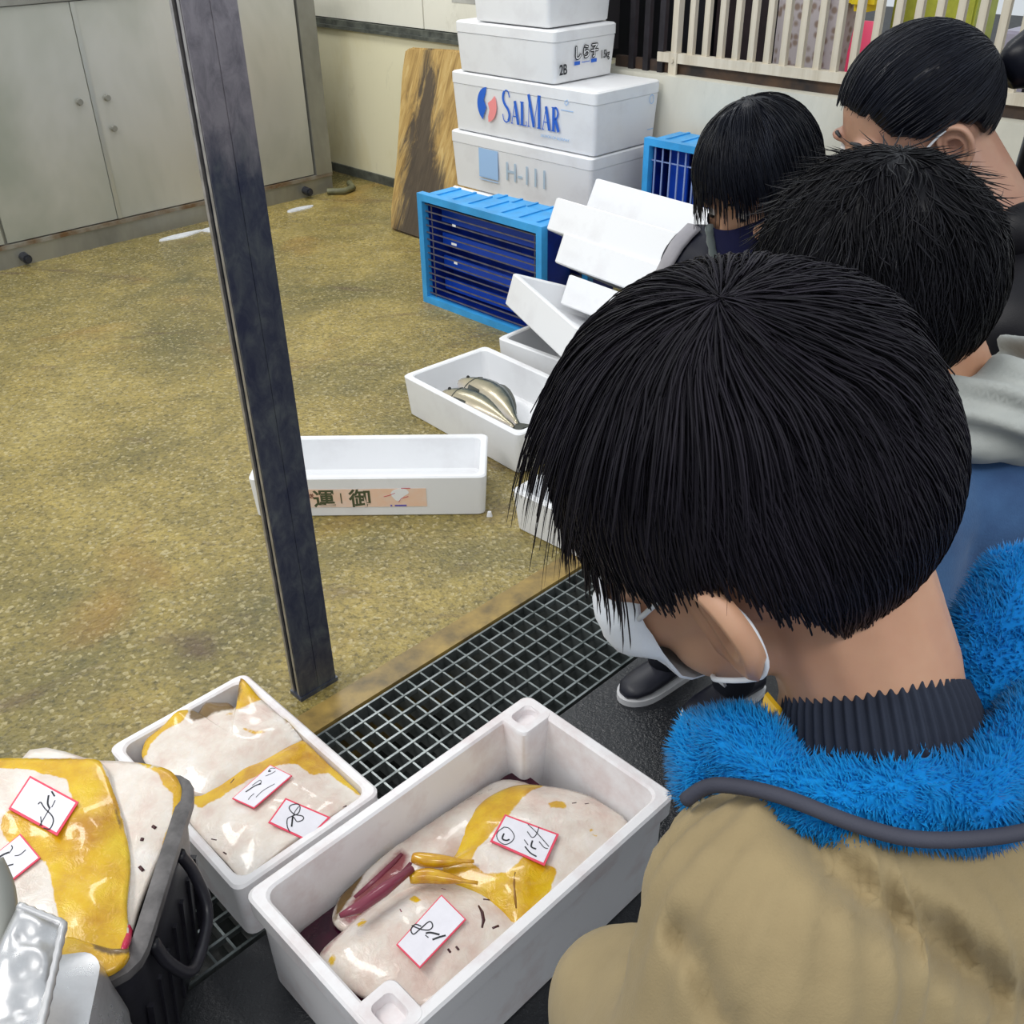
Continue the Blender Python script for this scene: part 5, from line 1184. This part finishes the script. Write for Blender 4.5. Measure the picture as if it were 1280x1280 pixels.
part('whorl_strands', hair_strands(M1, k1, [(0, .80), (90, .80), (180, .70)], W1, 900, (.25, .6), .00045, .0115, .004, 0, 6, 0, 0, .12, to_whorl=True, clump=60), HAIR1, hc, world=True, kind='stuff')
part('crown_strands', hair_strands(M1, k1, [(0, .72), (90, .72), (180, .55)], W1, 2600, (.5, .9), .00042, .0125, .006, 0, 7, .1, .6, .10, over=(.05, .08), clump=120), HAIR1, hc, world=True, kind='stuff')
T2 = [(0, .30), (35, .26), (60, .06), (78, -.12), (88, .0), (100, -.05), (112, -.35), (125, -.75), (180, -.88)]
mk = mask_on(boy1, me1, M1, k1, MASKW, tw=(-60, 60), gap=.008, bulge=.010)
B = torso(NB1, hip1, yaw1, 1.0, [(shL, elL, wrL.lerp(elL, .12)), (shR, elR, wrR.lerp(elR, .12))], (.066, .056, .046), .005, 5)
me = B.mesh(.005, 6)
colc = P(1090, 960, .47)
def gather(p, n):
    d = (p - colc).length; a = math.atan2((p - colc).dot(rb), (p - colc).dot(-fb) + .02)
    return .0065 * math.sin(a * 34 + 3 * noise.noise(p * 14)) * max(0, 1 - d / .16) ** .6 + .007 * (1 - 2*abs(noise.noise(Vector((p.x*7+3, p.y*7, p.z*6))))) + .0012 * noise.noise(p * 40)
displace(me, gather)
CREASE = catmull([(996, 1020, 0), (1038, 1072, 0), (1100, 1128, 0), (1170, 1182, 0), (1300, 1268, 0)], 8, False); CREASE2 = catmull([(1180, 1160, 0), (1210, 1200, 0), (1240, 1262, 0)], 5, False); CREASE3 = catmull([(845, 1165, 0), (870, 1200, 0), (905, 1290, 0)], 5, False)
def crease(p, n):
    v = W2C @ np.array([p.x, p.y, p.z - CAMH])
    if v[2] < .2: return 0
    q = Vector((640 + F*v[0]/v[2], 640 - F*v[1]/v[2], 0)); h = 0
    for C_, w_, dp in ((CREASE, 22, .034), (CREASE2, 17, .018), (CREASE3, 15, .018)):
        h += dp * math.exp(-(min((q - c_).length for c_ in C_) / w_) ** 2)
    return h
for v in me.vertices:                                   # folds pressed into the cloth, away from the viewer's side
    h = crease(v.co, None)
    if h > .0005 and v.normal.dot(v.co - Vector((0, 0, CAMH))) < 0: v.co += (v.co - Vector((0, 0, CAMH))).normalized() * h
bm = bmesh.new(); bm.from_mesh(me)
for _ in range(3): bmesh.ops.smooth_vert(bm, verts=bm.verts[:], factor=.5, use_axis_x=True, use_axis_y=True, use_axis_z=True)
bm.to_mesh(me); bm.free(); me.shade_smooth(); jk = part('jacket', me, KHAKI, boy1, world=True)
# rib-knit neck
rk = []; 
for q, (f, rr_) in enumerate(((-.010, .045), (.0, .048), (.012, .050), (.026, .051), (.036, .049))):
    cN = NB1 + (M1 @ Vector((0, -.03, -.09)) - NB1).normalized() * (.026 - f); up = (M1 @ Vector((0, -.03, -.09)) - NB1).normalized(); xx = up.cross(fb).normalized(); yy = xx.cross(up)
    rk.append([cN + (xx * math.cos(a) + yy * math.sin(a)) * (rr_ + .0013 * math.cos(56 * a)) for a in [2*PI*j/448 for j in range(448)]])
part('knit_collar', MB().loft(rk, False, False).mesh('knit', 180), KNIT, boy1, world=True)
# fleece lined hood collar
def fleece_tube(pts, rs):
    pts = catmull(pts, 6, False); N_ = len(pts); rad = [np.interp(i / (N_-1), np.linspace(0, 1, len(rs)), rs) for i in range(N_)]
    me = MB().tube(pts, rad, 20).mesh('fl', 180); me.calc_loop_triangles()
    displace(me, lambda p, n: .0045 * noise.noise(p * 42) + .004 * noise.noise(p * 18)); return me
me = fleece_tube([P(898, 990, .50), P(900, 950, .525), P(945, 955, .505), P(1000, 990, .480), P(1080, 1000, .464), P(1170, 1002, .459), P(1260, 975, .464), P(1330, 910, .485)], [.016, .025, .025, .019, .018, .019, .022, .024])
fc1 = part('fleece_collar', me.copy(), FLEECE, boy1, world=True); fuzz(me, 15000, .0065, .0009, FLEECE, fc1, 'fleece_pile')
me = fleece_tube([P(1215, 950, .53), P(1245, 880, .535), P(1255, 810, .545), P(1275, 745, .56), P(1340, 745, .57)], [.026, .030, .028, .024, .026])
fc2 = part('fleece_hood', me.copy(), FLEECE, boy1, world=True); fuzz(me, 10000, .0065, .0009, FLEECE, fc2, 'fleece_pile')
me = fleece_tube([P(1330, 930, .50), P(1350, 850, .52), P(1345, 780, .55)], [.03, .03, .028]); fc3 = part('fleece_hood', me.copy(), FLEECE, boy1, world=True); fuzz(me, 1500, .009, .0011, FLEECE, fc3, 'fleece_pile')
tr = catmull([P(853, 1003, .487), P(880, 985, .478), P(912, 982, .468), P(976, 995, .455), P(1077, 1033, .440), P(1162, 1050, .433), P(1280, 1040, .431), P(1400, 1000, .44)], 5, False)
part('collar_binding', MB().tube(tr, [.001] + [.0038] * (len(tr) - 1), 8).mesh('bind', 180), TRIM, boy1, world=True)
part('yellow_label', MB().prism([P(956, 868, .515), P(976, 892, .512), P(966, 925, .510), P(944, 905, .513)], (0, 0, 0), (.002, .002, 0)), YELLOW, boy1, world=True, label='yellow tab at the collar')
legs_and_shoes(boy1, hip1, [(g1.x - rb.x*.08, g1.y - rb.y*.08, 0), (g1.x + rb.x*.08, g1.y + rb.y*.08, 0)], yaw1, 1.0, TROU, SHOEM, SOLEM)

# ---------------- second boy, behind him: black spiky hair, grey hood, denim jacket
HC2 = P(1090, 368, .82); M2 = head_matrix(48, 18, -8, HC2) @ Matrix.Scale(.98, 4); yaw2 = math.radians(40); fb2 = Vector((-math.sin(yaw2), math.cos(yaw2), 0)); rb2 = Vector((math.cos(yaw2), math.sin(yaw2), 0))
NB2 = P(1215, 515, .86); hip2 = NB2 - fb2 * .06 + Vector((0, 0, -.42)); g2 = Vector((hip2.x, hip2.y, 0))
boy2 = thing('person', 'person in blue denim jacket with grey hood behind the khaki jacket', 'person', g2)
sh = [NB2 + rb2 * s_ * .130 + Vector((0, 0, -.05)) for s_ in (-1, 1)]; el = [q + Vector((0, 0, -.2)) - fb2 * .05 + rb2 * s_ * .01 for q, s_ in zip(sh, (-1, 1))]; wr = [q + fb2 * .04 + Vector((0, 0, -.17)) for q in el]
B = Blob(); add_head(B, M2, 1.0); B.chain([M2 @ Vector((0, -.03, -.03)), NB2 - Vector((0, 0, .04))], [.046, .05])
for s_, a, b, c in zip((1, -1), sh, el, wr): B.chain([NB2 - Vector((0, 0, .06)), a, b, c], [.05, .03, .026, .019]); add_hand(B, c, c - b, (0, .1, -1), s_, .8)
me2, _ = body_part(boy2, B, M2, 1.0, SKIN, .004)
hc = part('hair', hair_cap(M2, 1.0, T2, .012), HAIR2, boy2, world=True)
part('hair_strands', hair_strands(M2, 1.0, T2, (.05, -.35, .92), 7500, (.3, .7), .0005, .010, .005, .004, 7, .1, .3, .25), HAIR2, hc, world=True, kind='stuff')
part('crown_spikes', hair_strands(M2, 1.0, [(0, .45), (90, .35), (180, .25)], (.1, -.25, .95), 700, (.2, .45), .0006, .010, .003, .022, 6, -.1, .2, .4), HAIR2, hc, world=True, kind='stuff')
mask_on(boy2, me2, M2, 1.0, MASKW)
me = torso(NB2, hip2, yaw2, 1.0, list(zip(sh, el, wr)), (.064, .056, .044)).mesh(.007, 5); displace(me, folds(.008, (9, 9, 8), .0015, 2)); part('denim_jacket', me, DENIM, boy2, world=True)
hb = Blob(); cN = NB2 - fb2 * .042 + Vector((0, 0, .040))
hb.chain([NB2 - rb2 * .085 + Vector((0, 0, .02)), cN - rb2 * .05 - fb2 * .01, cN - fb2 * .02 + Vector((0, 0, -.02)), cN + rb2 * .05 - fb2 * .01, NB2 + rb2 * .085 + Vector((0, 0, .02))], [.030, .040, .046, .040, .030])
me = hb.mesh(.005, 5); displace(me, lambda p, n: .007 * math.sin((p.z * 1.0 + (p - NB2).dot(rb2) * .5) * 230 + 3 * noise.noise(p * 12)) * .75); part('grey_hood', me, GREYH, boy2, world=True)
legs_and_shoes(boy2, hip2 - Vector((0, 0, .03)), [(g2.x - rb2.x*.08, g2.y - rb2.y*.08, 0), (g2.x + rb2.x*.08, g2.y + rb2.y*.08, 0)], yaw2, 1.0, TROU, SHOEM, SOLEM)

# ---------------- child with fringe and neck warmer, facing the fish
k3 = 1.0; HC3 = P(948, 226, 1.48); M3 = head_matrix(128, 26, 8, HC3); yaw3 = math.radians(132); fb3 = Vector((-math.sin(yaw3), math.cos(yaw3), 0)); rb3 = Vector((math.cos(yaw3), math.sin(yaw3), 0))
NB3 = HC3 - fb3 * .075 + Vector((0, 0, -.135)); hip3 = NB3 - fb3 * .02 + Vector((0, 0, -.42)); g3 = Vector((.42, 1.63, 0))
kid3 = thing('person', 'person in navy jacket and neck warmer with pale shoulder strap, facing the fish', 'person', g3)
sh = [NB3 + rb3 * s_ * .150 + Vector((0, 0, -.045)) for s_ in (-1, 1)]; el = [q + Vector((0, 0, -.19)) + rb3 * s_ * .03 for q, s_ in zip(sh, (-1, 1))]; wr = [q + fb3 * .14 + Vector((0, 0, -.06)) for q in el]
B = Blob(); add_head(B, M3, k3); B.chain([M3 @ Vector((0, -.03, -.03)), NB3 - Vector((0, 0, .04))], [.044, .048])
for s_, a, b, c in zip((1, -1), sh, el, wr): B.chain([NB3 - Vector((0, 0, .06)), a, b, c], [.05, .03, .025, .018]); add_hand(B, c, c - b, (0, .1, -1), s_, .78)
me3, _ = body_part(kid3, B, M3, k3, SKIN, .004); eyes(kid3, M3, k3)
T3 = [(0, .30), (40, .10), (65, -.25), (90, -.45), (130, -.62), (180, -.70)]
hc = part('hair', hair_cap(M3, k3, T3, .013), HAIR3, kid3, world=True)
part('hair_strands', hair_strands(M3, k3, T3, (.1, -.25, .96), 4500, (.6, 1.2), .0006, .011, .006, 0, 8, .3, .2, .10, over=(.002, .02)), HAIR3, hc, world=True, kind='stuff')
part('fringe_strands', hair_strands(M3, k3, T3, (.05, -.1, .99), 900, (1.0, 1.5), .0006, .012, .006, 0, 11, .3, .1, .14, front_only=.35, fall=1.0, over=(.01, .06)), HAIR3, hc, world=True, kind='stuff')
g_ = [];
for z_, r_ in ((-.016, .062), (-.06, .068), (-.095, .064), (-.13, .066), (-.155, .078)):
    c_ = M3 @ (Vector((0, .022 if z_ > -.11 else -.01, z_)) * k3); X, Y = M3.to_3x3() @ Vector((1, 0, 0)), M3.to_3x3() @ Vector((0, 1, 0))
    g_.append([c_ + (X * math.cos(a) * .98 + Y * math.sin(a) * (1.22 if z_ > -.12 else 1.0)) * r_ * k3 + Vector((noise.noise(Vector((a*2, z_*30, 0))), noise.noise(Vector((a*2, z_*30, 5))), 0)) * .004 for a in [2*PI*j/48 for j in range(48)]])
nw = part('neck_warmer', MB().loft(g_, False, False).mesh('nw', 180), m_fabric('navy_fleece', (.012, .014, .06), (.008, .009, .04), .9), kid3, world=True)
px_of = lambda p: (lambda v: 640 + F*v[0]/v[2])(W2C @ np.array([p.x, p.y, p.z - CAMH]))
jl = min(range(48), key=lambda q_: px_of(g_[2][q_])); fw = 3 if px_of(g_[1][(jl+3) % 48]) and (g_[2][(jl+3) % 48] - HC3).dot(fb3) > (g_[2][(jl-3) % 48] - HC3).dot(fb3) else -3
mid3 = M3 @ (Vector((0, .02, -.09)) * k3); ed = catmull([g_[q_][(jl + fw) % 48] + (g_[q_][(jl + fw) % 48] - mid3).normalized() * .003 for q_ in range(5)], 5, False)
part('knit_edging', MB().tube(ed, [.006 + .002 * (i % 2) for i in range(len(ed))], 7).mesh('edge', 180), m_fabric('grey_green_knit', (.16, .19, .19), (.08, .10, .10), .9), nw, world=True)
me = torso(NB3, hip3, yaw3, .95, list(zip(sh, el, wr)), (.064, .058, .046)).mesh(.007, 5); displace(me, folds(.007, (9, 9, 7), .0015, 5)); jk3 = part('navy_jacket', me, NAVY, kid3, world=True)
bv3 = BVHTree.FromPolygons([v.co.copy() + Vector(g3) for v in me.vertices], [p.vertices[:] for p in me.polygons])
o_ = Vector((0, 0, CAMH)); sp = []
for x_, y_ in ((868, 286), (858, 296), (848, 308), (838, 325), (828, 345), (822, 362)):
    h = bv3.ray_cast(o_, ray_dir(x_, y_).normalized())
    if h[0]: sp.append(h[0] + h[1] * .004)
if len(sp) > 2:
    part('bag_strap', MB().tube(sp, .018, 8, squash=.35).mesh('strap', 180), m_fabric('pale_grey_webbing', (.46, .44, .46), (.34, .33, .36), .8), kid3, world=True)
legs_and_shoes(kid3, hip3, [(.46, 1.575, 0), (.335, 1.655, 0)], yaw3 - .15, .93, TROU, SHOEM, SOLEM)

# ---------------- woman with ponytail bending in from the right
k4 = 1.0; HC4 = P(1142, 158, 1.18); M4 = head_matrix(96, 20, -2, HC4); yaw4 = math.radians(60); fb4 = Vector((-math.sin(yaw4), math.cos(yaw4), 0)); rb4 = Vector((math.cos(yaw4), math.sin(yaw4), 0))
NB4 = HC4 - fb4 * .15 + Vector((0, 0, -.115)); hip4 = NB4 - fb4 * .34 + Vector((0, 0, -.40)); g4 = Vector((hip4.x, hip4.y, 0))
wom = thing('person', 'person in black jacket and white mask bending forward below the railing', 'person', g4)
sh = [NB4 + rb4 * s_ * .17 + Vector((0, 0, -.05)) - fb4 * .03 for s_ in (-1, 1)]; el = [q + Vector((0, 0, -.22)) - fb4 * .10 + rb4 * s_ * .02 for q, s_ in zip(sh, (-1, 1))]; wr = [q + fb4 * .10 + Vector((0, 0, -.18)) for q in el]
B = Blob(); add_head(B, M4, k4); B.chain([M4 @ Vector((0, -.035, -.03)), NB4 - Vector((0, 0, .04))], [.050, .056])
for s_, a, b, c in zip((1, -1), sh, el, wr): B.chain([NB4 - Vector((0, 0, .06)), a, b, c], [.06, .04, .032, .024]); add_hand(B, c, c - b, (0, .1, -1), s_, 1.0)
me4, _ = body_part(wom, B, M4, k4, SKINR, .004); eyes(wom, M4, k4)
T4 = [(0, .40), (30, .30), (52, .02), (72, -.10), (92, .02), (106, -.15), (130, -.45), (180, -.55)]
hc = part('hair', hair_cap(M4, k4, T4, .008), HAIR3, wom, world=True)
PT4 = (0, -.93, .30)
part('hair_strands', hair_strands(M4, k4, T4, PT4, 4200, (1.0, 1.9), .0006, .0065, .004, 0, 9, 0, 0, .03, to_whorl=True), HAIR3, hc, world=True, kind='stuff')
pb = M4 @ (Vector((0, -.112, .012)) * k4); back4 = M4.to_3x3() @ Vector((0, -1, 0))
pt = [pb, pb + back4 * .035 + Vector((0, 0, .012)), pb + back4 * .075 + Vector((0, 0, -.01)), pb + back4 * .085 + Vector((0, 0, -.07)), pb + back4 * .07 + Vector((0, 0, -.16)), pb + back4 * .055 + Vector((0, 0, -.22))]
me = MB().tube(catmull(pt, 5, False), [np.interp(i/25, [0, .1, .35, .7, 1], [.016, .030, .040, .030, .006]) for i in range(26)], 18).mesh('pony', 180); displace(me, lambda p, n: .003 * noise.noise(Vector((p.x*60, p.y*60, p.z*12))))
a = me.attributes.new('tone', 'FLOAT', 'POINT'); a.data.foreach_set('value', [.3]*len(me.vertices)); part('ponytail', me, HAIR3, hc, world=True)
mask_on(wom, me4, M4, k4, MASKW, tw=(-66, 66))
me = torso(NB4, hip4, yaw4, 1.15, list(zip(sh, el, wr)), (.062, .055, .042), depth=.105, width=.15).mesh(.009, 5); displace(me, folds(.010, (6, 6, 10), .002, 8)); part('black_jacket', me, BLACKJ, wom, world=True)
hood = Blob().chain([NB4 - rb4*.08 + Vector((0,0,.03)), NB4 - rb4*.06 - fb4*.06 + Vector((0,0,.02)), NB4 + rb4*.06 - fb4*.06 + Vector((0,0,.02)), NB4 + rb4*.08 + Vector((0,0,.03))], [.03, .042, .042, .03]).mesh(.006, 5); displace(hood, folds(.005)); part('jacket_collar', hood, BLACKJ, wom, world=True)
ft4 = [(g4.x + fb4.x*.12 + rb4.x*s_*.1, g4.y + fb4.y*.12 + rb4.y*s_*.1, 0) for s_ in (-1, 1)]
legs_and_shoes(wom, hip4, ft4, yaw4, 1.15, TROU, SHOEM, SOLEM)
